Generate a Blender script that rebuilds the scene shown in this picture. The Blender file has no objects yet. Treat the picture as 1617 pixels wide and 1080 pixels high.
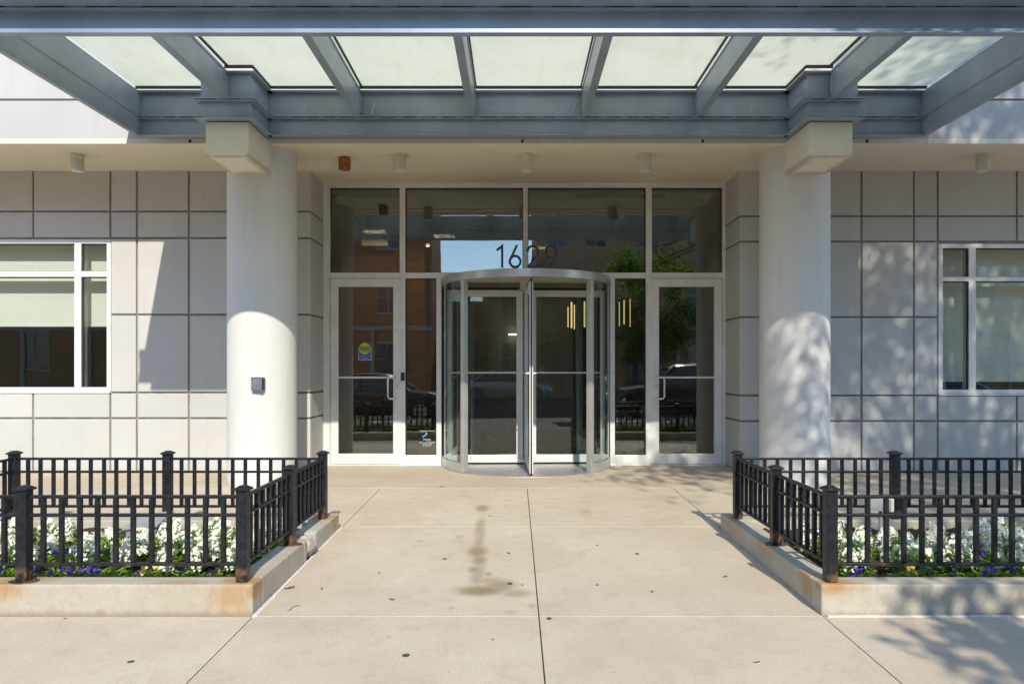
import bpy, bmesh, math, random
from mathutils import Vector, Matrix
R = math.radians
random.seed(7)
sc = bpy.context.scene
C = sc.collection

# ------------------------------------------------------------------ camera, world, sun, exposure
F = 1117.0; EYE = 1.28; VX = 813.0; VY = 580.0
cam = bpy.data.cameras.new('camera'); cam_o = bpy.data.objects.new('camera', cam); C.objects.link(cam_o)
cam.sensor_width = 36.0; cam.lens = 36.0 * F / 1617.0
cam.shift_x = (808.5 - VX) / 1617.0; cam.shift_y = (VY - 540.0) / 1617.0
cam.clip_start = 0.05; cam.clip_end = 1500
cam_o.location = (0, 0, EYE); cam_o.rotation_euler = (R(90), 0, 0)
sc.camera = cam_o

SUN = Vector((0.135, -1.0, 0.76)).normalized()          # direction towards the sun
elev = math.asin(SUN.z); azim = math.atan2(SUN.x, SUN.y)
w = bpy.data.worlds.new("World"); sc.world = w; w.use_nodes = True
nt = w.node_tree; nt.nodes.clear()
sky = nt.nodes.new('ShaderNodeTexSky'); sky.sky_type = 'NISHITA'; sky.sun_disc = False
sky.sun_elevation = elev; sky.sun_rotation = azim; sky.air_density = 1.0; sky.dust_density = 0.0; sky.ozone_density = 1.5
bg = nt.nodes.new('ShaderNodeBackground'); bg.inputs[1].default_value = 0.15
wo = nt.nodes.new('ShaderNodeOutputWorld'); nt.links.new(sky.outputs[0], bg.inputs[0]); nt.links.new(bg.outputs[0], wo.inputs[0])
sl = bpy.data.lights.new('sun', 'SUN'); sl.energy = 2.25; sl.angle = R(0.53); sl.color = (1.0, 0.925, 0.80)
so = bpy.data.objects.new('sun', sl); C.objects.link(so); so.rotation_euler = (-SUN).to_track_quat('-Z', 'Y').to_euler(); so.location = (2, -10, 20)
sc.view_settings.view_transform = 'Standard'; sc.view_settings.look = 'None'
sc.view_settings.exposure = 1.05; sc.view_settings.gamma = 1.0
sc.cycles.use_denoising = True; sc.cycles.max_bounces = 10; sc.cycles.diffuse_bounces = 7
sc.cycles.glossy_bounces = 5; sc.cycles.transparent_max_bounces = 16; sc.cycles.transmission_bounces = 8
sc.cycles.sample_clamp_indirect = 4.0; sc.cycles.caustics_reflective = False; sc.cycles.caustics_refractive = False

def P(px, py, Y):                                        # photograph pixel at a known distance -> world point
    return Vector(((px - VX) * Y / F, Y, EYE + (VY - py) * Y / F))
def gz(y): return 0.0 if y > 7.51 else -0.02 * (7.51 - y)
def G(px, py):                                           # pixel -> point on the sloping pavement
    t = (py - VY) / F
    d = 1.43 / (t + 0.02)
    if d > 7.51: d = EYE / t
    return Vector(((px - VX) * d / F, d, gz(d)))

# ------------------------------------------------------------------ materials
def newmat(name):
    m = bpy.data.materials.new(name); m.use_nodes = True
    n = m.node_tree; n.nodes.clear()
    out = n.nodes.new('ShaderNodeOutputMaterial')
    return m, n, out
def N(n, t, **k):
    x = n.nodes.new(t)
    for a, b in k.items(): setattr(x, a, b)
    return x
def mixc(n, fac, a, b, bt='MIX'):
    x = n.nodes.new('ShaderNodeMix'); x.data_type = 'RGBA'; x.blend_type = bt
    for s, v in ((x.inputs[0], fac), (x.inputs[6], a), (x.inputs[7], b)):
        if isinstance(v, bpy.types.NodeSocket): n.links.new(v, s)
        elif isinstance(v, tuple): s.default_value = (*v, 1) if len(v) == 3 else v
        else: s.default_value = v
    return x.outputs[2]
def mth(n, op, a, b=None, clamp=False):
    x = n.nodes.new('ShaderNodeMath'); x.operation = op; x.use_clamp = clamp
    for i, v in enumerate((a, b)):
        if v is None: continue
        if isinstance(v, bpy.types.NodeSocket): n.links.new(v, x.inputs[i])
        else: x.inputs[i].default_value = v
    return x.outputs[0]
def noise(n, vec, scale, detail=4, rough=0.6, sc3=None):
    if sc3:
        mp = N(n, 'ShaderNodeMapping'); mp.inputs[3].default_value = sc3
        n.links.new(vec, mp.inputs[0]); vec = mp.outputs[0]
    x = N(n, 'ShaderNodeTexNoise'); x.inputs['Scale'].default_value = scale
    x.inputs['Detail'].default_value = detail; x.inputs['Roughness'].default_value = rough
    n.links.new(vec, x.inputs['Vector']); return x.outputs[0]
def ramp(n, v, a, b, lo=0.0, hi=1.0):
    x = N(n, 'ShaderNodeMapRange'); x.interpolation_type = 'SMOOTHSTEP'
    x.inputs[1].default_value = a; x.inputs[2].default_value = b; x.inputs[3].default_value = lo; x.inputs[4].default_value = hi
    n.links.new(v, x.inputs[0]); return x.outputs[0]
def pos(n): return N(n, 'ShaderNodeNewGeometry').outputs['Position']
def bump(n, h, strength, dist=0.01):
    b = N(n, 'ShaderNodeBump'); b.inputs['Strength'].default_value = strength; b.inputs['Distance'].default_value = dist
    n.links.new(h, b.inputs['Height']); return b.outputs[0]
def finish(n, out, col, rough=0.6, metal=0.0, spec=0.5, normal=None, **kw):
    p = N(n, 'ShaderNodeBsdfPrincipled')
    for key, v in (('Base Color', col), ('Roughness', rough), ('Metallic', metal), ('Specular IOR Level', spec)):
        if isinstance(v, bpy.types.NodeSocket): n.links.new(v, p.inputs[key])
        elif isinstance(v, tuple): p.inputs[key].default_value = (*v, 1)
        else: p.inputs[key].default_value = v
    for key, v in kw.items(): p.inputs[key.replace('_', ' ')].default_value = v
    if normal is not None: n.links.new(normal, p.inputs['Normal'])
    n.links.new(p.outputs[0], out.inputs[0]); return p
def simple(name, col, rough=0.5, metal=0.0, var=0.08, vs=8.0, bstr=0.0, bs=60.0, spec=0.5, **kw):
    m, n, out = newmat(name); v = pos(n)
    nz = noise(n, v, vs)
    dark = tuple(c * (1 - var * 1.6) for c in col); lite = tuple(min(1, c * (1 + var)) for c in col)
    c = mixc(n, ramp(n, nz, 0.3, 0.7), dark, lite)
    nrm = bump(n, noise(n, v, bs, 3), bstr, 0.004) if bstr else None
    r = mth(n, 'ADD', mth(n, 'MULTIPLY', nz, 0.15), rough - 0.07)
    finish(n, out, c, r, metal, spec, nrm, **kw); return m
def blobs(n, vec, lst, nz, soft=0.45, namp=0.55):
    """sum of soft stains: (x, y, z, rx, ry, rz, strength)"""
    acc = None
    for (x, y, z, rx, ry, rz, s) in lst:
        a = N(n, 'ShaderNodeVectorMath', operation='SUBTRACT'); n.links.new(vec, a.inputs[0]); a.inputs[1].default_value = (x, y, z)
        b = N(n, 'ShaderNodeVectorMath', operation='MULTIPLY'); n.links.new(a.outputs[0], b.inputs[0]); b.inputs[1].default_value = (1 / rx, 1 / ry, 1 / rz)
        c = N(n, 'ShaderNodeVectorMath', operation='LENGTH'); n.links.new(b.outputs[0], c.inputs[0])
        d = mth(n, 'ADD', c.outputs['Value'], mth(n, 'MULTIPLY', mth(n, 'SUBTRACT', nz, 0.5), namp * 2))
        e = ramp(n, d, 1.0 - soft, 1.0 + soft * 0.4, s, 0.0)
        acc = e if acc is None else mth(n, 'MAXIMUM', acc, e)
    return acc

def mat_wall(name, col, dirt=0.10):
    m, n, out = newmat(name); v = pos(n)
    big = noise(n, v, 0.9, 5); fine = noise(n, v, 9, 4)
    c = mixc(n, ramp(n, big, 0.25, 0.75), tuple(x * (1 - dirt) for x in col), col)
    gi = N(n, 'ShaderNodeNewGeometry')
    c = mixc(n, gi.outputs['Random Per Island'], c, mixc(n, 1.0, c, (0.93, 0.925, 0.92), 'MULTIPLY'))
    streak = noise(n, v, 3.0, 5, 0.65, (4, 4, 0.35))
    c = mixc(n, ramp(n, streak, 0.52, 0.82, 0, 0.32), c, tuple(x * y for x, y in zip(col, (0.72, 0.69, 0.62))))
    c = mixc(n, ramp(n, fine, 0.3, 0.7, 0, 0.05), c, (0.35, 0.33, 0.3))
    sep = N(n, 'ShaderNodeSeparateXYZ'); n.links.new(v, sep.inputs[0])
    low = mth(n, 'ADD', sep.outputs[2], mth(n, 'MULTIPLY', fine, 0.10))
    c = mixc(n, ramp(n, low, 0.02, 0.14, 0.35, 0.0), c, (0.34, 0.29, 0.22))
    b = mth(n, 'ADD', mth(n, 'MULTIPLY', noise(n, v, 140, 3), 0.6), mth(n, 'MULTIPLY', noise(n, v, 12, 3), 0.4))
    finish(n, out, c, 0.75, 0, 0.3, bump(n, b, 0.28, 0.006)); return m

M = {}
M['wall'] = mat_wall('white painted stucco', (0.59, 0.583, 0.565))
M['column'] = mat_wall('smooth white painted column', (0.74, 0.735, 0.715), 0.08)
M['groove'] = simple('olive grey groove', (0.27, 0.26, 0.225), 0.85, var=0.15)  # darker olive grey of the recessed backing between wall panels
M['soffit'] = mat_wall('cream painted soffit', (0.84, 0.77, 0.62), 0.06)
# stains on the corbels
def mat_corbel():
    m, n, out = newmat('cream painted corbel with yellow stains'); v = pos(n)
    nz = noise(n, v, 14, 5, 0.65)
    lst = []
    for cx in (-2.82, 3.10):
        for dx in (-0.2, 0.2): lst.append((cx + dx, 7.25, 3.34, 0.05, 0.5, 0.04, 0.8))
        lst.append((cx, 7.52, 3.36, 0.25, 0.10, 0.07, 0.8)); lst.append((cx, 6.92, 3.33, 0.3, 0.04, 0.03, 0.7))
    s = blobs(n, v, lst, nz)
    c = mixc(n, ramp(n, noise(n, v, 3), 0.3, 0.7), (0.76, 0.72, 0.60), (0.82, 0.79, 0.68))
    c = mixc(n, mth(n, 'MULTIPLY', s, 0.7), c, (0.42, 0.33, 0.17))
    finish(n, out, c, 0.7, 0, 0.3, bump(n, noise(n, v, 60, 3), 0.2, 0.005)); return m
M['corbel'] = mat_corbel()
M['steel'] = simple('blue grey painted steel', (0.28, 0.345, 0.44), 0.34, 0.0, 0.10, 2.5, 0.06, 40, spec=1.0)
M['slot'] = simple('dark weld gap', (0.02, 0.02, 0.02), 0.9)
M['gasket'] = simple('dark gasket', (0.05, 0.045, 0.04), 0.7)
M['alu'] = simple('satin pale aluminium', (0.76, 0.755, 0.74), 0.38, 0.05, 0.05, 6.0, 0.05, 80, spec=0.6)
M['alu_round'] = simple('clear anodised aluminium', (0.56, 0.56, 0.55), 0.32, 0.55, 0.05, 6.0, 0.03, 90)
M['metal_floor'] = simple('brushed steel floor', (0.55, 0.54, 0.52), 0.42, 0.6, 0.10, 9.0, 0.08, 150)
M['dark_metal'] = simple('dark lock metal', (0.06, 0.06, 0.065), 0.4, 0.7)
M['rubber'] = simple('black rubber sweep', (0.015, 0.015, 0.016), 0.75)
M['black_letter'] = simple('black painted numeral', (0.028, 0.034, 0.042), 0.5)
M['cream_can'] = simple('cream painted light can', (0.62, 0.59, 0.50), 0.45)
M['rust_can'] = simple('orange rusted tin', (0.33, 0.12, 0.02), 0.75, 0, 0.35, 30, 0.4, 90)
M['plate_steel'] = simple('scratched steel plate', (0.26, 0.28, 0.33), 0.38, 0.5, 0.25, 60)
M['blind'] = simple('white roller blind fabric', (0.80, 0.82, 0.76), 0.9, 0, 0.02, 3)
M['white'] = simple('white paint', (0.75, 0.75, 0.73), 0.5)
M['grey_box'] = simple('grey plastic box', (0.30, 0.32, 0.33), 0.55)
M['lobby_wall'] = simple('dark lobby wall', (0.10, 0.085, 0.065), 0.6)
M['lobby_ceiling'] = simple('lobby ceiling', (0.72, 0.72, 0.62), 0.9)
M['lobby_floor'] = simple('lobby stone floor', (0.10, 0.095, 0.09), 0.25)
M['bark'] = simple('grey brown bark', (0.10, 0.075, 0.055), 0.9, 0, 0.35, 14, 0.8, 30)
M['stem'] = simple('green stem', (0.10, 0.20, 0.05), 0.6)
M['soil'] = simple('dark planting soil', (0.045, 0.032, 0.022), 0.95, 0, 0.4, 30, 1.0, 60)
M['asphalt'] = simple('street asphalt', (0.055, 0.054, 0.053), 0.85, 0, 0.2, 5, 0.6, 160)
M['tyre'] = simple('black tyre rubber', (0.02, 0.02, 0.02), 0.8)
M['rim'] = simple('silver wheel rim', (0.45, 0.45, 0.46), 0.3, 0.8)
M['red_lens'] = simple('red lamp lens', (0.35, 0.01, 0.01), 0.2)
M['dry_leaf'] = simple('dry brown leaf', (0.14, 0.085, 0.045), 0.8, 0, 0.3, 80)
M['sealant'] = simple('white joint sealant', (0.72, 0.70, 0.66), 0.6, 0, 0.1, 30)
M['chunk'] = simple('fresh broken concrete', (0.45, 0.40, 0.34), 0.9, 0, 0.2, 25, 0.9, 50)
M['blue_sign'] = simple('blue sticker', (0.02, 0.09, 0.42), 0.5)
M['yellow_sign'] = simple('yellow green sticker', (0.55, 0.62, 0.04), 0.5)
M['white_print'] = simple('white print', (0.8, 0.82, 0.8), 0.5)
M['black_print'] = simple('black print', (0.02, 0.02, 0.02), 0.5)
M['lightblue_print'] = simple('light blue print', (0.16, 0.38, 0.75), 0.5)

def mat_fence():
    m, n, out = newmat('black painted iron with rust'); v = pos(n)
    base = mixc(n, ramp(n, noise(n, v, 25, 4), 0.3, 0.7), (0.007, 0.009, 0.013), (0.020, 0.023, 0.028))
    rst = ramp(n, noise(n, v, 9, 6, 0.7), 0.60, 0.72)
    sep = N(n, 'ShaderNodeSeparateXYZ'); n.links.new(v, sep.inputs[0])
    lowm = ramp(n, mth(n, 'ADD', sep.outputs[2], mth(n, 'MULTIPLY', noise(n, v, 12, 4), 0.14)), 0.21, 0.27, 0.75, 0.0)
    f = mth(n, 'MAXIMUM', mth(n, 'MULTIPLY', rst, 0.16), mth(n, 'MULTIPLY', lowm, ramp(n, noise(n, v, 16, 5), 0.4, 0.6)))
    c = mixc(n, f, base, (0.20, 0.10, 0.05))
    flk = ramp(n, noise(n, v, 110, 2), 0.72, 0.78)
    c = mixc(n, mth(n, 'MULTIPLY', flk, 0.5), c, (0.3, 0.32, 0.34))
    finish(n, out, c, 0.45, 0.0, 0.32, bump(n, noise(n, v, 70, 3), 0.35, 0.004)); return m
M['fence'] = mat_fence()

def mat_glass(name, tint, refl=0.10):
    m, n, out = newmat(name)
    lw = N(n, 'ShaderNodeLayerWeight'); lw.inputs['Blend'].default_value = 0.5
    f = mth(n, 'POWER', lw.outputs['Facing'], 4.0)
    fac = mth(n, 'ADD', mth(n, 'MULTIPLY', f, 1 - refl), refl, True)
    tr = N(n, 'ShaderNodeBsdfTransparent'); tr.inputs[0].default_value = (*tint, 1)
    gl = N(n, 'ShaderNodeBsdfGlossy'); gl.inputs['Roughness'].default_value = 0.0; gl.inputs[0].default_value = (0.95, 0.97, 1, 1)
    wv = bump(n, noise(n, pos(n), 1.3, 2), 0.015, 0.05); n.links.new(wv, gl.inputs['Normal'])
    mx = N(n, 'ShaderNodeMixShader'); n.links.new(fac, mx.inputs[0]); n.links.new(tr.outputs[0], mx.inputs[1]); n.links.new(gl.outputs[0], mx.inputs[2])
    n.links.new(mx.outputs[0], out.inputs[0]); return m
M['glass'] = mat_glass('tinted storefront glass', (0.72, 0.76, 0.73), 0.155)
M['window_glass'] = mat_glass('clear window glass', (0.94, 0.96, 0.94), 0.085)
M['drum_glass'] = mat_glass('curved clear glass', (0.86, 0.91, 0.89), 0.05)
M['car_glass'] = mat_glass('dark car glass', (0.25, 0.28, 0.28), 0.15)

def mat_frost():
    m, n, out = newmat('frosted canopy glass'); v = pos(n)
    dirt = noise(n, v, 2.2, 6, 0.7)
    c = mixc(n, ramp(n, dirt, 0.35, 0.75, 0, 0.35), (0.885, 0.90, 0.825), (0.75, 0.76, 0.64))
    st = noise(n, v, 6.0, 5, 0.7, (1.6, 0.35, 1))
    c = mixc(n, ramp(n, st, 0.5, 0.8, 0, 0.35), c, (0.70, 0.70, 0.60))
    d = N(n, 'ShaderNodeBsdfDiffuse'); n.links.new(c, d.inputs[0])
    t = N(n, 'ShaderNodeBsdfTranslucent'); n.links.new(c, t.inputs[0])
    mx = N(n, 'ShaderNodeMixShader'); mx.inputs[0].default_value = 0.72
    n.links.new(d.outputs[0], mx.inputs[1]); n.links.new(t.outputs[0], mx.inputs[2]); n.links.new(mx.outputs[0], out.inputs[0]); return m
M['frost'] = mat_frost()

def emis(name, col, s):
    m, n, out = newmat(name); e = N(n, 'ShaderNodeEmission'); e.inputs[0].default_value = (*col, 1); e.inputs[1].default_value = s
    n.links.new(e.outputs[0], out.inputs[0]); return m
M['gold_light'] = emis('glowing amber tube', (1.0, 0.66, 0.27), 0.6)
M['warm_light'] = emis('warm lamp', (1.0, 0.8, 0.5), 4.0)

def mat_leaf(name, a, b, trans=0.35):
    m, n, out = newmat(name)
    g = N(n, 'ShaderNodeNewGeometry')
    c = mixc(n, g.outputs['Random Per Island'], a, b)
    p = N(n, 'ShaderNodeBsdfPrincipled'); n.links.new(c, p.inputs['Base Color']); p.inputs['Roughness'].default_value = 0.55; p.inputs['Specular IOR Level'].default_value = 0.3
    t = N(n, 'ShaderNodeBsdfTranslucent'); n.links.new(mixc(n, 1.0, c, (1.3, 1.4, 0.6), 'MULTIPLY'), t.inputs[0])
    mx = N(n, 'ShaderNodeMixShader'); mx.inputs[0].default_value = trans
    n.links.new(p.outputs[0], mx.inputs[1]); n.links.new(t.outputs[0], mx.inputs[2]); n.links.new(mx.outputs[0], out.inputs[0]); return m
M['tree_leaf'] = mat_leaf('street tree leaves', (0.07, 0.15, 0.02), (0.17, 0.30, 0.045), 0.5)
M['leaf'] = mat_leaf('flower bed leaves', (0.12, 0.24, 0.02), (0.34, 0.50, 0.06))
M['leaf2'] = mat_leaf('stock leaves', (0.14, 0.25, 0.04), (0.32, 0.46, 0.08))
M['petal_white'] = mat_leaf('white petals', (0.84, 0.83, 0.74), (0.92, 0.91, 0.84), 0.12)
M['petal_purple'] = mat_leaf('violet petals', (0.07, 0.03, 0.38), (0.16, 0.07, 0.60), 0.2)
M['petal_yellow'] = mat_leaf('yellow petals', (0.75, 0.60, 0.08), (0.80, 0.72, 0.25), 0.2)

def mat_pave():
    m, n, out = newmat('broom finished concrete with stains'); v = pos(n)
    g = N(n, 'ShaderNodeNewGeometry')
    n1 = noise(n, v, 1.1, 6, 0.65); n2 = noise(n, v, 7, 6, 0.7); n3 = noise(n, v, 60, 4, 0.7); n4 = noise(n, v, 240, 2)
    c = mixc(n, ramp(n, n1, 0.3, 0.72), (0.585, 0.485, 0.36), (0.67, 0.575, 0.445))
    c = mixc(n, g.outputs['Random Per Island'], c, mixc(n, 1.0, c, (0.93, 0.925, 0.92), 'MULTIPLY'))
    c = mixc(n, ramp(n, n2, 0.46, 0.75, 0, 0.38), c, (0.41, 0.335, 0.235))
    c = mixc(n, ramp(n, n3, 0.35, 0.7, 0, 0.22), c, (0.36, 0.31, 0.25))
    c = mixc(n, ramp(n, n4, 0.56, 0.70, 0, 0.5), c, (0.25, 0.22, 0.18))
    sp = ramp(n, noise(n, v, 38, 2), 0.735, 0.76, 0, 0.5)
    c = mixc(n, sp, c, (0.14, 0.12, 0.09))
    # broom streaks near the landing
    st = noise(n, v, 5, 5, 0.7, (0.7, 5, 1))
    sepn = N(n, 'ShaderNodeSeparateXYZ'); n.links.new(v, sepn.inputs[0])
    band = mth(n, 'MULTIPLY', ramp(n, sepn.outputs[1], 5.6, 6.1), ramp(n, st, 0.48, 0.7))
    c = mixc(n, mth(n, 'MULTIPLY', band, 0.45), c, (0.37, 0.30, 0.19))
    def gb(px, py, rx, ry, s):
        p = G(px, py); q = G(px, py + ry); rr = abs(q.y - p.y)
        return (p.x, p.y, p.z, rx * p.y / F, max(rr, 0.006), 1.0, s)
    tan = [gb(757, 852, 9, 44, .5), gb(755, 905, 13, 30, .5), gb(762, 802, 13, 7, .75), gb(758, 832, 9, 24, .55), gb(754, 870, 19, 11, .85), gb(757, 884, 13, 9, .75), gb(749, 899, 12, 6, .8), gb(771, 906, 7, 4, .6),
           gb(760, 932, 50, 10, .95), gb(790, 925, 30, 14, .75), gb(815, 936, 30, 8, .6), gb(774, 917, 28, 8, .5), gb(725, 847, 8, 4, .35), gb(664, 854, 8, 2, .35), gb(925, 808, 12, 7, .3),
           gb(712, 960, 6, 4, .4), gb(806, 966, 14, 4, .35), gb(840, 956, 8, 5, .4), gb(1040, 762, 50, 5, .35), gb(614, 1005, 6, 4, .3)]
    c = mixc(n, blobs(n, v, tan, n2, 0.75, 0.5), c, (0.28, 0.21, 0.115))
    gum = [gb(702, 882, 3.6, 1.3, 1), gb(805, 921, 4.5, 2.0, 1), gb(867, 976, 4.5, 2.2, 1), gb(641, 1034, 6.5, 3, 1), gb(1006, 874, 3.4, 1.5, 1), gb(207, 1044, 6, 2.4, 1), gb(103, 976, 3, 1.2, 1),
           gb(778, 1009, 2.4, 1, 1), gb(943, 923, 3, 1.3, .8), gb(1029, 934, 2.5, 1, .8), gb(698, 768, 5, 1, .7), gb(773, 814, 2, 1, .8), gb(599, 904, 2, 1, .8), gb(1191, 1045, 3, 1.2, .6), gb(825, 923, 3, 1.4, .6)]
    c = mixc(n, blobs(n, v, gum, n3, 0.15, 0.2), c, (0.085, 0.075, 0.06))
    h = mth(n, 'ADD', mth(n, 'MULTIPLY', n4, 0.5), mth(n, 'MULTIPLY', n3, 0.5))
    finish(n, out, c, 0.85, 0, 0.25, bump(n, h, 0.35, 0.006)); return m
M['pave'] = mat_pave()

def mat_planter():
    m, n, out = newmat('cast concrete kerb with rust'); v = pos(n)
    n1 = noise(n, v, 2, 6, 0.65); n2 = noise(n, v, 30, 5, 0.7); n5 = noise(n, v, 14, 5, 0.7, (1, 1, 0.25))
    c = mixc(n, ramp(n, n1, 0.3, 0.72), (0.44, 0.395, 0.32), (0.53, 0.49, 0.41))
    c = mixc(n, ramp(n, n2, 0.45, 0.75, 0, 0.30), c, (0.33, 0.28, 0.21))
    c = mixc(n, ramp(n, noise(n, v, 75, 2), 0.70, 0.74, 0, 0.6), c, (0.16, 0.13, 0.10))
    c = mixc(n, ramp(n, n5, 0.52, 0.75, 0, 0.5), c, (0.38, 0.31, 0.20))
    rl = [(-2.78, 3.9, .09, .13, .09, .10, 1), (-2.72, 3.95, .09, .2, .08, .03, .8), (-1.51, 3.93, .10, .14, .12, .03, 1), (-1.55, 3.85, .04, .13, .05, .13, .75), (-1.44, 3.9, .06, .05, .2, .06, .9),
          (-1.82, 3.90, .10, .2, .05, .025, .6), (-2.3, 3.92, .10, .3, .04, .02, .35), (-1.5, 5.6, .09, .1, .2, .05, .9), (-1.43, 5.62, .05, .03, .16, .10, .7), (-1.5, 4.75, .1, .1, .12, .03, .5),
          (1.75, 3.9, .09, .17, .10, .06, 1), (1.69, 4.05, .05, .05, .14, .10, .8), (1.70, 4.75, .06, .06, .2, .08, .6), (1.70, 5.5, .06, .06, .3, .09, .5), (-2.95, 3.86, 0, .06, .1, .15, 1)]
    sz_ = N(n, 'ShaderNodeSeparateXYZ'); n.links.new(v, sz_.inputs[0])
    c = mixc(n, ramp(n, mth(n, 'ADD', sz_.outputs[2], mth(n, 'MULTIPLY', n5, 0.08)), -0.035, 0.01, 0.55, 0.0), c, (0.24, 0.20, 0.15))
    s = blobs(n, v, rl, n5, 0.75, 0.9)
    c = mixc(n, mth(n, 'MULTIPLY', s, 0.85), c, (0.41, 0.225, 0.07))
    finish(n, out, c, 0.88, 0, 0.2, bump(n, mth(n, 'ADD', n2, n1), 0.5, 0.008)); return m
M['kerb'] = mat_planter()

def mat_brick(name, a, b, mort, scale=1.0):
    m, n, out = newmat(name); v = pos(n)
    sep = N(n, 'ShaderNodeSeparateXYZ'); n.links.new(v, sep.inputs[0])
    cb = N(n, 'ShaderNodeCombineXYZ'); n.links.new(mth(n, 'ADD', sep.outputs[0], sep.outputs[1]), cb.inputs[0]); n.links.new(sep.outputs[2], cb.inputs[1])
    br = N(n, 'ShaderNodeTexBrick'); n.links.new(cb.outputs[0], br.inputs[0])
    br.inputs['Color1'].default_value = (*a, 1); br.inputs['Color2'].default_value = (*b, 1); br.inputs['Mortar'].default_value = (*mort, 1)
    br.inputs['Scale'].default_value = scale; br.inputs['Brick Width'].default_value = 0.22; br.inputs['Row Height'].default_value = 0.075; br.inputs['Mortar Size'].default_value = 0.008
    c = mixc(n, ramp(n, noise(n, v, 1.2, 5), 0.3, 0.75, 0, 0.35), br.outputs[0], (0.12, 0.07, 0.04))
    finish(n, out, c, 0.85, 0, 0.2); return m
M['brick'] = mat_brick('orange brown brick', (0.50, 0.23, 0.10), (0.40, 0.18, 0.07), (0.25, 0.19, 0.13))
M['brick_tan'] = mat_brick('tan brown brick', (0.56, 0.36, 0.20), (0.46, 0.29, 0.15), (0.26, 0.21, 0.15))
M['lobby_brick'] = mat_brick('lobby brick', (0.20, 0.10, 0.045), (0.14, 0.065, 0.03), (0.20, 0.13, 0.07))
def carpaint(name, col):
    m, n, out = newmat(name); finish(n, out, col, 0.25, 0.3, 0.6, None, Coat_Weight=1.0); return m
M['car_black'] = carpaint('black car paint', (0.012, 0.012, 0.014)); M['car_silver'] = carpaint('silver blue car paint', (0.62, 0.70, 0.75))
M['stone'] = simple('pale window stone', (0.40, 0.36, 0.29), 0.8)
M['pane_dark'] = simple('dark window pane', (0.05, 0.07, 0.09), 0.08, 0, 0.1, 2)

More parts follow.
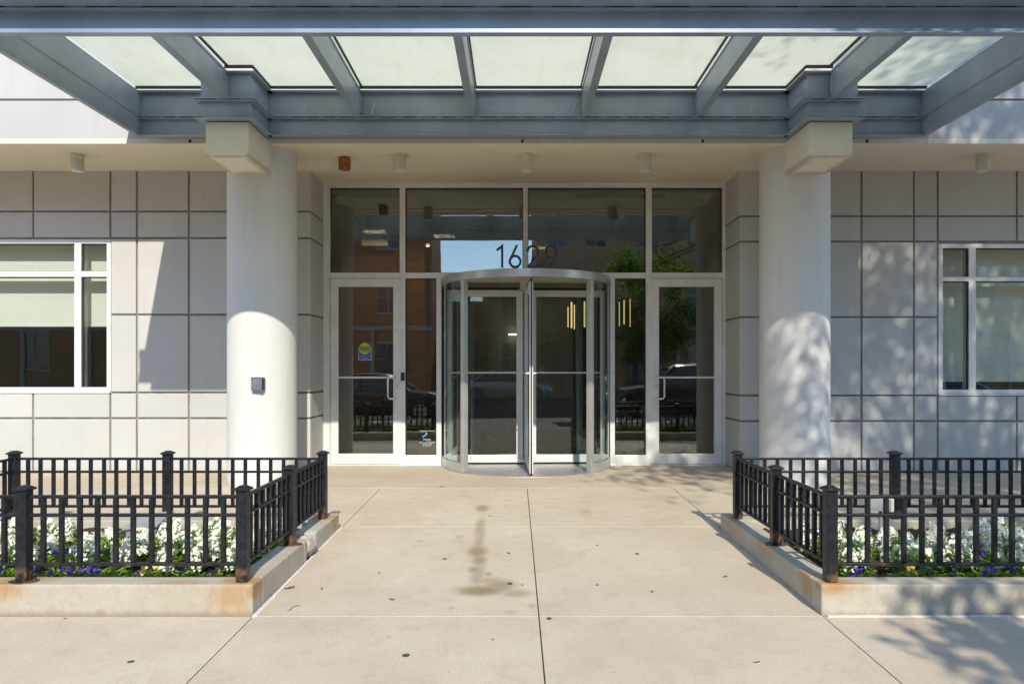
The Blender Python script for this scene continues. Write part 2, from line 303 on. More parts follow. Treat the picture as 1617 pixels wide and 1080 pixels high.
# ------------------------------------------------------------------ mesh helpers
class MB:
    def __init__(s): s.bm = bmesh.new()
    def box(s, x0, x1, y0, y1, z0, z1, mat=None):
        v = [s.bm.verts.new(p) for p in ((x0,y0,z0),(x1,y0,z0),(x1,y1,z0),(x0,y1,z0),(x0,y0,z1),(x1,y0,z1),(x1,y1,z1),(x0,y1,z1))]
        if mat is not None:
            for q in v: q.co = mat @ q.co
        for f in ((0,3,2,1),(4,5,6,7),(0,1,5,4),(1,2,6,5),(2,3,7,6),(3,0,4,7)): s.bm.faces.new([v[i] for i in f])
        return s
    def prism(s, poly, z0, z1, axis='z'):
        def mk(a, b, c): return {'z': (a, b, c), 'y': (a, c, b), 'x': (c, a, b)}[axis]
        lo = [s.bm.verts.new(mk(a, b, z0)) for a, b in poly]; hi = [s.bm.verts.new(mk(a, b, z1)) for a, b in poly]
        n = len(poly)
        try:
            s.bm.faces.new(lo[::-1]); s.bm.faces.new(hi)
        except ValueError: pass
        for i in range(n): s.bm.faces.new((lo[i], lo[(i+1) % n], hi[(i+1) % n], hi[i]))
        return s
    def cyl(s, c, r, z0, z1, n=32, r2=None):
        r2 = r if r2 is None else r2
        lo = [s.bm.verts.new((c[0]+r*math.cos(2*math.pi*i/n), c[1]+r*math.sin(2*math.pi*i/n), z0)) for i in range(n)]
        hi = [s.bm.verts.new((c[0]+r2*math.cos(2*math.pi*i/n), c[1]+r2*math.sin(2*math.pi*i/n), z1)) for i in range(n)]
        s.bm.faces.new(lo[::-1]); s.bm.faces.new(hi)
        for i in range(n):
            f = s.bm.faces.new((lo[i], lo[(i+1) % n], hi[(i+1) % n], hi[i])); f.smooth = n > 8
        return s
    def arc(s, c, r0, r1, a0, a1, z0, z1, n=48):
        """ring sector; angle 0 points to -y (the street), positive towards +x"""
        full = abs(abs(a1 - a0) - 2*math.pi) < 1e-5
        cnt = n if full else n + 1
        rows = []
        for i in range(cnt):
            a = a0 + (a1 - a0) * i / n; sx, cy = math.sin(a), -math.cos(a)
            rows.append([s.bm.verts.new((c[0]+r*sx, c[1]+r*cy, z)) for r, z in ((r0,z0),(r1,z0),(r1,z1),(r0,z1))])
        rng = range(n) if full else range(n)
        for i in rng:
            A = rows[i]; B = rows[(i+1) % cnt]
            for k in range(4):
                f = s.bm.faces.new((A[k], A[(k+1) % 4], B[(k+1) % 4], B[k])); f.smooth = k in (1, 3)
        if not full:
            s.bm.faces.new(rows[0][::-1]); s.bm.faces.new(rows[-1])
        return s
    def tube(s, pts, rad, n=8, close=True):
        pts = [Vector(p) for p in pts]
        if not isinstance(rad, (list, tuple)): rad = [rad] * len(pts)
        rings = []; up = None
        for i, p in enumerate(pts):
            t = (pts[min(i+1, len(pts)-1)] - pts[max(i-1, 0)]).normalized()
            if up is None:
                up = t.orthogonal().normalized()
            else:
                up = (up - t * up.dot(t)); up = up.normalized() if up.length > 1e-6 else t.orthogonal().normalized()
            b = t.cross(up)
            rings.append([s.bm.verts.new(p + rad[i]*(math.cos(2*math.pi*k/n)*up + math.sin(2*math.pi*k/n)*b)) for k in range(n)])
        for A, B in zip(rings, rings[1:]):
            for k in range(n):
                f = s.bm.faces.new((A[k], A[(k+1) % n], B[(k+1) % n], B[k])); f.smooth = True
        s.bm.faces.new(rings[0][::-1]); s.bm.faces.new(rings[-1]); return s
    def lathe(s, c, prof, n=48):
        rings = [[s.bm.verts.new((c[0]+r*math.cos(2*math.pi*k/n), c[1]+r*math.sin(2*math.pi*k/n), z)) for k in range(n)] for r, z in prof]
        for A, B in zip(rings, rings[1:]):
            for k in range(n):
                f = s.bm.faces.new((A[k], A[(k+1) % n], B[(k+1) % n], B[k])); f.smooth = True
        s.bm.faces.new(rings[0][::-1]); s.bm.faces.new(rings[-1]); return s
    def poly(s, pts): s.bm.faces.new([s.bm.verts.new(p) for p in pts]); return s
    def stroke(s, pts, w, y0, y1):
        """flat band following pts (x,z) extruded between y0 and y1"""
        n = len(pts); L = []; Rr = []
        for i in range(n):
            a = Vector(pts[max(i-1, 0)]); b = Vector(pts[i]); c = Vector(pts[min(i+1, n-1)])
            d1 = (b-a).normalized() if i else (c-b).normalized(); d2 = (c-b).normalized() if i < n-1 else d1
            nn = (Vector((-d1.y, d1.x)) + Vector((-d2.y, d2.x))); k = nn.length
            nn = nn.normalized() * (w/2) / max(k/2, 0.5)
            L.append(b+nn); Rr.append(b-nn)
        for i in range(n-1):
            q = [L[i], L[i+1], Rr[i+1], Rr[i]]
            f = [s.bm.verts.new((p[0], y0, p[1])) for p in q]; g = [s.bm.verts.new((p[0], y1, p[1])) for p in q]
            s.bm.faces.new(f); s.bm.faces.new(g[::-1])
            for k in range(4): s.bm.faces.new((f[k], g[k], g[(k+1) % 4], f[(k+1) % 4]))
        return s
    def build(s, name, mat, parent=None, bevel=0.0, seg=2, recalc=True):
        if recalc: bmesh.ops.recalc_face_normals(s.bm, faces=s.bm.faces)
        me = bpy.data.meshes.new(name); s.bm.to_mesh(me); s.bm.free()
        if any(q.use_smooth for q in me.polygons): me.set_sharp_from_angle(angle=R(42))
        for mm in (mat if isinstance(mat, list) else [mat]): me.materials.append(mm)
        o = bpy.data.objects.new(name, me); C.objects.link(o)
        if parent is not None:
            o.parent = parent; o.matrix_parent_inverse = Matrix.Identity(4)
            # parents are never rotated when parts are built; parts are given in world coordinates
            off = wloc(parent)
            if off.length > 0: me.transform(Matrix.Translation(-off))
        if bevel:
            b = o.modifiers.new('bevel', 'BEVEL'); b.width = bevel; b.segments = seg; b.limit_method = 'ANGLE'; b.angle_limit = R(40); b.harden_normals = False
        return o
def wloc(o):
    v = Vector((0, 0, 0))
    while o is not None: v = v + o.location; o = o.parent
    return v
def tag(o, label=None, cat=None, group=None, kind=None):
    for k, v in (('label', label), ('category', cat), ('group', group), ('kind', kind)):
        if v: o[k] = v
    return o
def empty(name, loc, label, cat, group=None):
    o = bpy.data.objects.new(name, None); C.objects.link(o); o.location = loc; o.empty_display_size = 0.2
    return tag(o, label, cat, group)
def struct(name, mb, mat, **k): return tag(mb.build(name, mat, **k), kind='structure')
KIDS = {}
def copy_thing(src, loc, rotz=None, label=None, group=None, scale=None):
    if not KIDS:
        pass
    c = src.copy(); C.objects.link(c); c.location = loc
    if rotz is not None: c.rotation_euler = (0, 0, rotz)
    if scale: c.scale = (scale,)*3
    if label: c['label'] = label
    if group: c['group'] = group
    for ch in kids(src):
        d = ch.copy(); C.objects.link(d); d.parent = c
        for g in kids(ch):
            e = g.copy(); C.objects.link(e); e.parent = d
    return c
def kids(o):
    k = o.name
    if k not in KIDS: KIDS[k] = list(o.children)
    return KIDS[k]
def text_mesh(body, size, loc, name, mat, parent, ext=0.0008):
    cu = bpy.data.curves.new(name, 'FONT'); cu.body = body; cu.size = size; cu.align_x = 'CENTER'; cu.extrude = ext; cu.resolution_u = 3
    t = bpy.data.objects.new('t', cu); C.objects.link(t)
    dg = bpy.context.evaluated_depsgraph_get(); me = bpy.data.meshes.new_from_object(t.evaluated_get(dg))
    bpy.data.objects.remove(t)
    me.transform(Matrix.Translation(Vector(loc) - wloc(parent)) @ Matrix.Rotation(R(90), 4, 'X'))
    me.materials.clear(); me.materials.append(mat)
    o = bpy.data.objects.new(name, me); C.objects.link(o); o.parent = parent; return o

# ------------------------------------------------------------------ ground, pavement, street
struct('ground', MB().box(-400, 400, -400, 400, -0.9, -0.42), M['asphalt'])
struct('road', MB().box(-90, 90, -17.2, -1.75, -0.41, -0.335), M['asphalt'])
kb = MB(); kb.box(-60, 60, -1.75, -1.60, -0.40, gz(-1.6) + 0.003); kb.box(-60, 60, -17.35, -17.2, -0.40, -0.19)
struct('kerb', kb, M['kerb'], bevel=0.012)
struct('pavement_opposite', MB().box(-60, 60, -21.8, -17.36, -0.40, -0.195), M['pave'])
def slab(mb, x0, x1, y0, y1, g=0.003, h=0.12):
    x0 += g; x1 -= g; y0 += g; y1 -= g
    v = [mb.bm.verts.new(p) for p in ((x0,y0,gz(y0)-h),(x1,y0,gz(y0)-h),(x1,y1,gz(y1)-h),(x0,y1,gz(y1)-h),(x0,y0,gz(y0)),(x1,y0,gz(y0)),(x1,y1,gz(y1)),(x0,y1,gz(y1)))]
    for f in ((0,3,2,1),(4,5,6,7),(0,1,5,4),(1,2,6,5),(2,3,7,6),(3,0,4,7)): mb.bm.faces.new([v[i] for i in f])
xs = [-18, -14.0, -12.2, -10.3, -8.4, -6.5, -4.6, -3.0, -1.425, 0.131, 1.678, 3.3, 5.0, 6.9, 8.8, 10.7, 12.6, 16, 20]
pm = MB()
for (y0, y1) in ((-1.6, 0.3), (0.3, 2.1), (2.1, 3.846)):
    for a, b in zip(xs, xs[1:]):
        if -4.7 < a < -1.5 and y1 > 2.0:
            continue
        if a > 1.6 and a < 4.9 and y1 > 2.0: continue
        slab(pm, a, b, y0, y1)
slab(pm, -4.6, -1.425, 2.1, 3.846); slab(pm, 1.678, 5.0, 2.1, 3.846)
slab(pm, -1.425, 0.131, 3.846, 5.84); slab(pm, 0.131, 1.678, 3.846, 5.84)
slab(pm, -1.425, 0.131, 5.84, 7.51); slab(pm, 0.131, 1.678, 5.84, 7.51)
xl = [-18, -14, -10.3, -6.5, -4.02]
for a, b in zip(xl, xl[1:]): slab(pm, a, b, 3.846, 5.84)
xl = [4.40, 6.9, 10.7, 14, 20]
for a, b in zip(xl, xl[1:]): slab(pm, a, b, 3.846, 5.84)
for a, b in ((-18, -12), (-12, -7), (-7, -4.0), (-4.0, -1.425), (1.678, 4.4), (4.4, 7.5), (7.5, 12), (12, 20)): slab(pm, a, b, 5.84, 7.51)
struct('pavement', pm, M['pave'], bevel=0.002, seg=1)
ld = MB()
ld.box(-18, 20, 7.515, 9.5, -0.12, 0.0)
struct('landing', ld, M['pave'], bevel=0.006)

# ------------------------------------------------------------------ office building
WY = 8.65; DY = 9.23; SZ = 3.68
bld = empty('office_building', (0.15, 8.65, 0), 'white panelled office building with recessed glass entrance and two round columns', 'building')
K = WY / F
def zx(py, Y=WY): return EYE + (VY - py) * Y / F
def wallside(xs_, zs_, win, name):
    mb = MB(); gw = 0.012
    for a, b in zip(xs_, xs_[1:]):
        for c, d in zip(zs_, zs_[1:]):
            if win and a >= win[0] - 0.05 and b <= win[1] + 0.05 and c >= win[2] - 0.08 and d <= win[3] + 0.08: continue
            mb.box(a + gw, b - gw, WY, WY + 0.032, c + gw, d - gw)
    return mb
zl = [0.0, .657, .970, 1.923, 2.860, 3.185, SZ + .02]
zr = [0.0, .622, .935, 1.893, 2.817, 3.127, SZ + .02]
WL = (-8.80, -4.948, .985, 2.845); WR = (5.190, 8.80, .955, 2.79)
wl = wallside([-14.2, -12.1, -10.2, -8.80, -7.78, -6.85, -5.893, -4.948, -4.623, -3.988, -3.24, -2.488], zl, (-8.80, -4.948, .970, 2.860), 'l')
wr = wallside([2.738, 3.52, 4.240, 4.882, 5.173, 6.141, 7.09, 8.04, 8.80, 10.2, 12.1, 14.2], zr, (5.173, 8.80, .935, 2.817), 'r')
# reveal panels
for mb, X, s, zz in ((wl, -2.50, -1, zl), (wr, 2.75, 1, zr)):
    for c, d in zip(zz, zz[1:]): mb.box(min(X, X + s*0.032), max(X, X + s*0.032), WY + 0.034, DY + 0.02, c + 0.012, d - 0.012)
p = wl.build('wall', M['wall'], bld, 0.006, 2); p = wr.build('wall', M['wall'], bld, 0.006, 2)
for (a, b, Wn) in ((-14.2, -2.52, WL), (2.77, 14.2, WR)):
    y0, y1 = WY + 0.022, WY + 0.30; bk = MB()
    bk.box(a, Wn[0], y0, y1, -0.1, SZ + .03); bk.box(Wn[1], b, y0, y1, -0.1, SZ + .03)
    bk.box(Wn[0], Wn[1], y0, y1, -0.1, Wn[2]); bk.box(Wn[0], Wn[1], y0, y1, Wn[3], SZ + .03)
    if a < 0: bk.box(-2.80, -2.522, WY + .30, DY + .3, -0.1, SZ + .03)
    else: bk.box(2.772, 3.05, WY + .30, DY + .3, -0.1, SZ + .03)
    bk.build('wall_backing', M['groove'], bld)
# upper wall (overhangs the ground floor) and soffit
UY = 7.54
uw = MB(); zs_ = [3.705, 4.130, 5.0, 5.9, 6.8, 7.7, 8.6, 11.5]
for c, d in zip(zs_, zs_[1:]): uw.box(-14.2, 14.2, UY, UY + 0.05, c + 0.010, d - 0.010)
uw.build('upper_wall', M['wall'], bld, 0.005)
MB().box(-14.2, 14.2, UY + 0.03, UY + 0.35, 3.72, 11.5).build('upper_wall_backing', M['groove'], bld)
sf = MB(); sf.box(-14.2, 14.2, UY + .31, DY + 0.5, SZ, SZ + 0.2)
sf.box(-14.2, 14.2, UY - .005, UY + .12, SZ - .022, SZ + .035); sf.box(-14.2, 14.2, UY + .124, UY + .305, SZ - .011, SZ + .036)
sf.build('soffit', M['soffit'], bld, 0.004)
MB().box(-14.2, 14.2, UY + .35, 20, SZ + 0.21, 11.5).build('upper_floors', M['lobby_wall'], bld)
for x in (-4.36 + .9, 0.08, 2.0, 3.75):      # small weep clips under the sill line
    MB().box(x - .012, x + .012, UY - .012, UY - .006, SZ - .01, SZ + .02).build('drip_clip', M['slot'], bld)
# columns and corbels
for (cx, kx) in ((-2.806, -2.82), (3.108, 3.10)):
    col = MB().lathe((cx, 7.868), [(0.369, -0.05), (0.369, 1.5), (0.369, 3.0), (0.369, SZ + .0)], 96).build('column', M['column'], bld)
    cb = MB(); cb.box(kx - .211, kx + .211, 6.93, 7.80, 3.335, 3.685)
    cb.build('corbel', M['corbel'], col, 0.012, 3)

# windows either side
def window(x0, x1, z0, z1, mull, ztr, blind_z, name, label, flip):
    yf = WY + 0.012; mull = sorted(mull)
    fr = MB(); fw = 0.052
    fr.box(x0, x1, yf, yf + .13, z1 - fw, z1); fr.box(x0, x1, yf, yf + .13, z0, z0 + fw)
    fr.box(x0, x0 + fw, yf + .0005, yf + .13, z0 + fw, z1 - fw); fr.box(x1 - fw, x1, yf + .0005, yf + .13, z0 + fw, z1 - fw)
    ms = [x0 + fw] + [v for m_ in mull for v in (m_ - .042, m_ + .042)] + [x1 - fw]
    for m_ in mull: fr.box(m_ - .042, m_ + .042, yf + .001, yf + .13, z0 + fw, z1 - fw)
    for a, b in zip(ms[::2], ms[1::2]): fr.box(a, b, yf + .003, yf + .12, ztr[0], ztr[1])
    f = fr.build('window', M['alu'], bld, 0.004); f['label'] = label
    gk = MB()
    for a, b in zip(ms[::2], ms[1::2]):
        for c, d in ((z0 + fw, ztr[0]), (ztr[1], z1 - fw)):
            g = 0.012
            gk.box(a, b, yf + .02, yf + .05, d - g, d); gk.box(a, b, yf + .02, yf + .05, c, c + g * .5)
            gk.box(a, a + g * .6, yf + .02, yf + .05, c + g*.5, d - g); gk.box(b - g * .6, b, yf + .02, yf + .05, c + g*.5, d - g)
            MB().box(a + .002, b - .002, yf + .055, yf + .063, c + .002, d - .002).build('pane', M['window_glass'], f)
    gk.build('gasket', M['gasket'], f)
    MB().box(x0 - .0, x1 + .0, WY - .012, WY + .05, z0 - .022, z0 - .002).build('sill', M['alu'], f, 0.003)
    b = MB(); yb = yf + .24
    n = 60
    b.box(x0 + .14 if flip else x0, x1 if flip else x1 - .14, yb, yb + .004, blind_z, z1 + .05)
    b.box(x0 + .14 if flip else x0, x1 if flip else x1 - .14, yb - .008, yb + .014, blind_z - .03, blind_z)
    b.build('blind', M['blind'], f)
    # thin post and room behind
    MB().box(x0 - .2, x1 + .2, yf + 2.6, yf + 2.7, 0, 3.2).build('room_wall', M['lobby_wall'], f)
window(WL[0], WL[1], WL[2], WL[3], [-5.355, -7.1], (2.387, 2.457), zx(512, 8.9), 'l', 'aluminium window with white blind half lowered', False)
window(WR[0], WR[1], WR[2], WR[3], [5.605, 7.3], (2.333, 2.387), zx(599, 8.9), 'r', 'aluminium window with blind lowered almost to the sill', True)

# storefront glazing
def DX(px): return (px - VX) * DY / F
def DZ(py): return EYE + (VY - py) * DY / F
fr = MB(); y0, y1 = DY, DY + .11
top = SZ; hb = DZ(296.5); z_t0, z_t1 = DZ(439.5), DZ(430.5)
XL0, XL1 = -2.50, DX(521); XR0, XR1 = DX(1141), 2.75
fr.box(XL0, XR1, y0, y1, hb, top)
fr.box(XL0, XL1, y0, y1, 0, hb); fr.box(XR0, XR1, y0, y1, 0, hb)
vm = [(DX(631), DX(640)), (DX(1020), DX(1029.5))]
for a, b in vm: fr.box(a, b, y0 - .001, y1, 0, hb)
cm = (DX(826), DX(833.5)); fr.box(cm[0], cm[1], y0 - .001, y1, z_t1, hb)
for a, b in ((XL1, vm[0][0]), (vm[0][1], vm[1][0]), (vm[1][1], XR0)): fr.box(a, b, y0 + .002, y1, z_t0, z_t1)
sm = [(DX(689), DX(697)), (DX(963.5), DX(971))]
for a, b in sm: fr.box(a, b, y0 + .001, y1, 0, z_t0)
for a, b in ((vm[0][1], sm[0][0]), (sm[1][1], vm[1][0])): fr.box(a, b, y0 + .004, y1, 0.015, DZ(718.5))
fr.box(XL0, DX(697), y0 - .01, y1 + .02, 0.0, 0.014); fr.box(DX(963.5), XR1, y0 - .01, y1 + .02, 0.0, 0.014)
sfr = fr.build('storefront_frame', M['alu'], bld, 0.004)
gk = MB(); panes = []
def glaz(a, b, c, d, name='pane'):
    g = 0.011; y = DY + .03
    gk.box(a, b, y, y + .03, d - g, d); gk.box(a, b, y, y + .03, c, c + g*.5); gk.box(a, a + g*.7, y, y + .03, c + g*.5, d - g); gk.box(b - g*.7, b, y, y + .03, c + g*.5, d - g)
    return MB().box(a + .002, b - .002, DY + .06, DY + .068, c + .002, d - .002).build(name, M['glass'], sfr)
for a, b in ((XL1, vm[0][0]), (vm[0][1], cm[0]), (cm[1], vm[1][0]), (vm[1][1], XR0)): glaz(a, b, z_t1, hb)
for a, b in ((vm[0][1], sm[0][0]), (sm[1][1], vm[1][0])): glaz(a, b, DZ(718.5), z_t0)
gk.build('gasket', M['gasket'], sfr)
# hinged doors
def sdoor(xa, xb, side):
    z0, z1 = 0.02, z_t0 - .004; ya, yb = DY - .012, DY + .04
    st = DX(632) - DX(619.5)
    m = MB(); m.box(xa, xa + st, ya, yb, z0, z1); m.box(xb - st, xb, ya, yb, z0, z1)
    m.box(xa + st, xb - st, ya + .001, yb, z1 - .108, z1); m.box(xa + st, xb - st, ya + .001, yb, z0, z0 + .135)
    d = m.build('door', M['alu'], bld, 0.004)
    MB().box(xa + st - .004, xb - st + .004, DY + .012, DY + .018, z0 + .13, z1 - .105).build('pane', M['glass'], d)
    zb = DZ(596)
    MB().box(xa + st, xb - st, DY - .006, DY + .035, zb - .012, zb + .012).build('crossbar', M['alu'], d, 0.003)
    hx = (xb - st * .55) if side > 0 else (xa + st * .55)
    s = -side; z_a, z_b = DZ(595.5), DZ(629.5); yo = ya - .055
    pts = [(hx, ya, z_a), (hx + s*.03, yo, z_a), (hx + s*.085, yo, z_a - .004), (hx + s*.105, yo, z_a - .03), (hx + s*.105, yo, z_b + .03), (hx + s*.085, yo, z_b + .004), (hx + s*.03, yo, z_b), (hx, ya, z_b)]
    MB().tube(pts, 0.0125, 10).build('handle', M['alu'], d)
    lk = MB(); lk.tube([(hx + .01, ya + .002, DZ(609)), (hx + .01, ya - .012, DZ(609))], 0.016, 16); lk.build('lock', M['alu_round'], d)
    sw = MB()
    hxx = xa + .03 if side > 0 else xb - .03
    sw.tube([(hxx, ya + .001, DZ(596)), (hxx, ya - .002, DZ(596))], .005, 8); sw.build('screw', M['dark_metal'], d)
    return d
doorL = sdoor(DX(522), DX(633.5), 1); doorR = sdoor(DX(1028), DX(1140.3), -1)
MB().box(DX(633), DX(639), DY - .016, DY - .001, DZ(601), DZ(588)).build('strike_plate', M['dark_metal'], sfr)
# caution sticker on the left door
stk = empty('door_sticker', (DX(576), DY - .0, DZ(569)), 'yellow and blue CAUTION sticker on the left glass door', 'sticker')
yS = DY + .0085; cx = DX(576); r = DX(576 + 9.3) - cx; zc = DZ(550.5)
m = MB(); zb0, zb1 = DZ(568.8), DZ(549)
m.prism([(cx - .084, zb0), (cx + .084, zb0), (cx + .084, zb1), (cx - .084, zb1)], yS, yS + .0015, 'y'); m.build('panel_border', M['white_print'], stk)
m = MB(); m.prism([(cx - .078, zb0 + .007), (cx + .078, zb0 + .007), (cx + .078, zb1), (cx - .078, zb1)], yS - .0014, yS - .0004, 'y'); m.build('blue_panel', M['blue_sign'], stk)
m = MB(); m.prism([(cx + r*math.cos(t*math.pi/18), zc + r*math.sin(t*math.pi/18)) for t in range(36)], yS - .003, yS - .0016, 'y'); m.build('yellow_disc', M['yellow_sign'], stk)
m = MB(); m.prism([(cx - .076, zc - .021), (cx + .076, zc - .021), (cx + .076, zc + .021), (cx - .076, zc + .021)], yS - .0044, yS - .0032, 'y'); m.build('black_band', M['black_print'], stk)
text_mesh('CAUTION', .036, (cx, yS - .0055, zc - .013), 'lettering', M['white_print'], stk)
text_mesh('AUTOMATIC', .018, (cx, yS - .0045, zc + .032), 'lettering', M['black_print'], stk)
text_mesh('DOOR', .018, (cx, yS - .0045, zc - .046), 'lettering', M['black_print'], stk)
text_mesh('ACTIVATE SWITCH', .0172, (cx, yS - .003, DZ(563)), 'lettering', M['white_print'], stk)
text_mesh('TO OPERATE', .0172, (cx, yS - .003, DZ(566.2)), 'lettering', M['white_print'], stk)
# small white lettering on the left sidelight
dec = empty('glass_lettering', (DX(673), DY, DZ(705)), 'small white lettering and blue bird mark low on the left sidelight', 'lettering')
yD = DY + .056
def lt(s, size, px, py): text_mesh(s, size, (DX(px), yD, DZ(py)), 'lettering', M['white_print'], dec)
lt('Professionally Managed By', .0185, 673.7, 681.5); lt('Peerless', .030, 673.5, 695.5); lt('Realty LLC', .012, 676, 697.2)
lt('640 N LaSalle St, Suite 300', .0190, 673.5, 700); lt('Chicago, IL 60654', .0190, 673.5, 702.3); lt('312 335 7950', .0190, 673.5, 705)
m = MB(); m.stroke([(DX(666), DZ(690.6)), (DX(669.5), DZ(688.5)), (DX(672.5), DZ(686.6)), (DX(673.2), DZ(685)), (DX(671.5), DZ(683.2))], .014, yD, yD + .0015); m.build('blue_mark', M['lightblue_print'], dec)

# ------------------------------------------------------------------ lobby behind the glass
lob = MB(); X0, X1, Y1 = -4.6, 5.2, 15.5
lob.box(X0 - .1, X0, DY + .31, Y1, 0, 3.72); lob.box(X1, X1 + .1, DY + .31, Y1, 0, 3.72); lob.box(X0, X1, Y1, Y1 + .1, 0, 3.72)
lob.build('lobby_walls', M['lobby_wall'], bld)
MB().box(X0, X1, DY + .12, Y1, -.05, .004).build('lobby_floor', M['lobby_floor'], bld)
MB().box(X0, X1, DY + .51, Y1, 3.62, 3.70).build('lobby_ceiling', M['lobby_ceiling'], bld)
MB().box(-3.1, -1.62, 12.6, 12.9, 0, 3.62).build('lobby_brick_wall', M['lobby_brick'], bld)
MB().box(3.6, 4.9, 13.2, 13.5, 0, 3.62).build('lobby_brick_wall', M['lobby_brick'], bld)
MB().box(-.9, 1.2, 14.6, 14.7, 0.0, 2.7).build('lobby_back_panel', simple('grey lobby panel', (.18, .19, .2), .4), bld)
for (a, b) in ((.83, 2.05), (-2.62, -1.50)):
    d = MB()
    d.box(a, b, 9.62, 9.66, 3.612, 3.619); d.box(a, b, 9.70, 9.74, 3.612, 3.619)
    d.build('air_slot', M['slot'], bld)
g = 'boxes hanging from the lobby ceiling'
for (px, lab) in ((591.5, 'pale square box under the lobby ceiling above the left door'), (1068, 'pale square box under the lobby ceiling above the right door')):
    Yb = 12.2; a = P(px - 20.5, 385, Yb); b = P(px + 20.5, 388, Yb)
    t = empty('ceiling_box', ((a.x + b.x)/2, Yb, a.z), lab, 'ceiling box', g)
    MB().box(a.x, b.x, Yb, Yb + .4, b.z, P(0, 364, Yb).z).build('lower_box', M['white'], t, .006)
    MB().box(a.x - .03, b.x + .03, Yb - .03, Yb + .43, P(0, 364, Yb).z + .004, P(0, 352, Yb).z).build('collar', M['white'], t, .006)
    MB().box((a.x+b.x)/2 - .04, (a.x+b.x)/2 + .04, Yb + .15, Yb + .23, P(0, 352, Yb).z, 3.62).build('hanger', M['white'], t)
for (pxs, lab) in (([(897, 485, 517), (902.5, 477, 518), (907, 481, 520), (923, 476, 517)], 'cluster of four slim glowing amber tubes behind the revolving door'),
                   ([(978, 477, 515), (985.5, 474, 512), (995, 472, 516)], 'cluster of three slim glowing amber tubes behind the right sidelight')):
    Yp = 12.4; c0 = P(pxs[0][0], pxs[0][2], Yp)
    t = empty('pendant_light', c0, lab, 'pendant light', 'amber pendants in the lobby')
    for i, (px, pa, pb) in enumerate(pxs):
        a = P(px, pa, Yp + .12 * (i % 2)); b = P(px, pb, Yp + .12 * (i % 2))
        tb = MB().tube([a, b], 0.014 if i % 2 else 0.009, 10).build('glow_tube', M['gold_light'], t)
        MB().tube([a, (a.x, a.y, 3.62)], 0.002, 5).build('cord', M['slot'], tb)
for i, (px, py, lab) in enumerate(((552, 464, 'small warm downlight seen through the left door'), (674.5, 464, 'small warm downlight seen through the left sidelight'), (811, 492, 'warm strip light deep in the lobby left of the door centre'))):
    Yl = 2.32 * F / (VY - py) if i < 2 else 14.4
    q = P(px, py, Yl) if i == 2 else Vector(((px - VX) * 13.5 / F, 13.5, 3.60))
    if i < 2:
        t = empty('downlight', q, lab, 'downlight', 'lobby lights')
        MB().cyl((q.x, q.y), .05, 3.592, 3.602, 20).build('lens', M['warm_light'], t)
        MB().arc((q.x, q.y), .05, .065, 0, 2*math.pi, 3.590, 3.61, 24).build('trim', M['white'], t)
    else:
        q = P(px, 528, Yl); t = tag(MB().box(q.x - .10, q.x + .10, Yl, Yl + .06, q.z - .012, q.z + .012).build('strip_light', M['warm_light']), lab, 'strip light', 'lobby lights')
for (x, y, z, e) in ((-2.3, 11.6, 3.5, 5), (-1.2, 12.0, 3.5, 4), (3.9, 12.2, 3.5, 3), (0.4, 13.2, 3.5, 3)):
    l = bpy.data.lights.new('lobby_lamp', 'AREA'); l.energy = e; l.size = .35; l.color = (1, .72, .42)
    o = bpy.data.objects.new('lobby_lamp', l); C.objects.link(o); o.location = (x, y, z)

# ------------------------------------------------------------------ revolving door
RC = (0.149, 9.30); RR = 1.10; ZR0, ZR1 = 2.335, 2.430
rv = empty('revolving_door', (RC[0], RC[1], 0), 'round glass revolving door with pale metal rim in the middle of the entrance', 'revolving door')
MB().arc(RC, RR - .035, RR, 0, 2*math.pi, ZR0, ZR1, 120).build('rim', M['alu_round'], rv, .003)
MB().cyl(RC, RR - .037, ZR0 + .055, ZR0 + .085, 96).build('ceiling_disc', M['cream_can'], rv)
MB().cyl(RC, RR - .002, -.02, .012, 96).build('floor_disc', M['metal_floor'], rv, .003)
A45 = R(45.5)
for a0, a1 in ((A45, R(134)), (-R(134), -A45)):
    b = MB().arc(RC, RR - .05, RR, a0, a1, .0125, .125, 32).build('base_rail', M['alu_round'], rv, .003)
    MB().arc(RC, RR - .030, RR - .020, a0, a1, .125, ZR0, 32).build('curved_glass', M['drum_glass'], rv)
    gk2 = MB()
    for aa in (R(88.5), R(91.5)): pass
for sgn in (-1, 1):
    for ang in (45.5, 134):
        a = R(ang) * sgn; d = R(1.55)
        MB().arc(RC, RR - .07, RR + .004, a - d, a + d, .0128, ZR0 - .001, 4).build('post', M['alu_round'], rv, .004)
MB().cyl(RC, .034, .013, ZR0 + .05, 24).build('shaft', M['alu_round'], rv)
MB().cyl((RC[0] - .0, RC[1] - .12), .085, ZR0 - .05, ZR0 + .056, 32).build('motor_cap', M['cream_can'], rv, .003)
hb_ = MB(); hb_.box(RC[0] - .10, RC[0] + .10, RC[1] - .05, RC[1] + .05, ZR0 - .075, ZR0 - .03); hb_.box(RC[0] - .11, RC[0] + .11, RC[1] - .04, RC[1] + .04, .03, .075)
hb_.build('hinge_block', M['alu_round'], rv, .005)
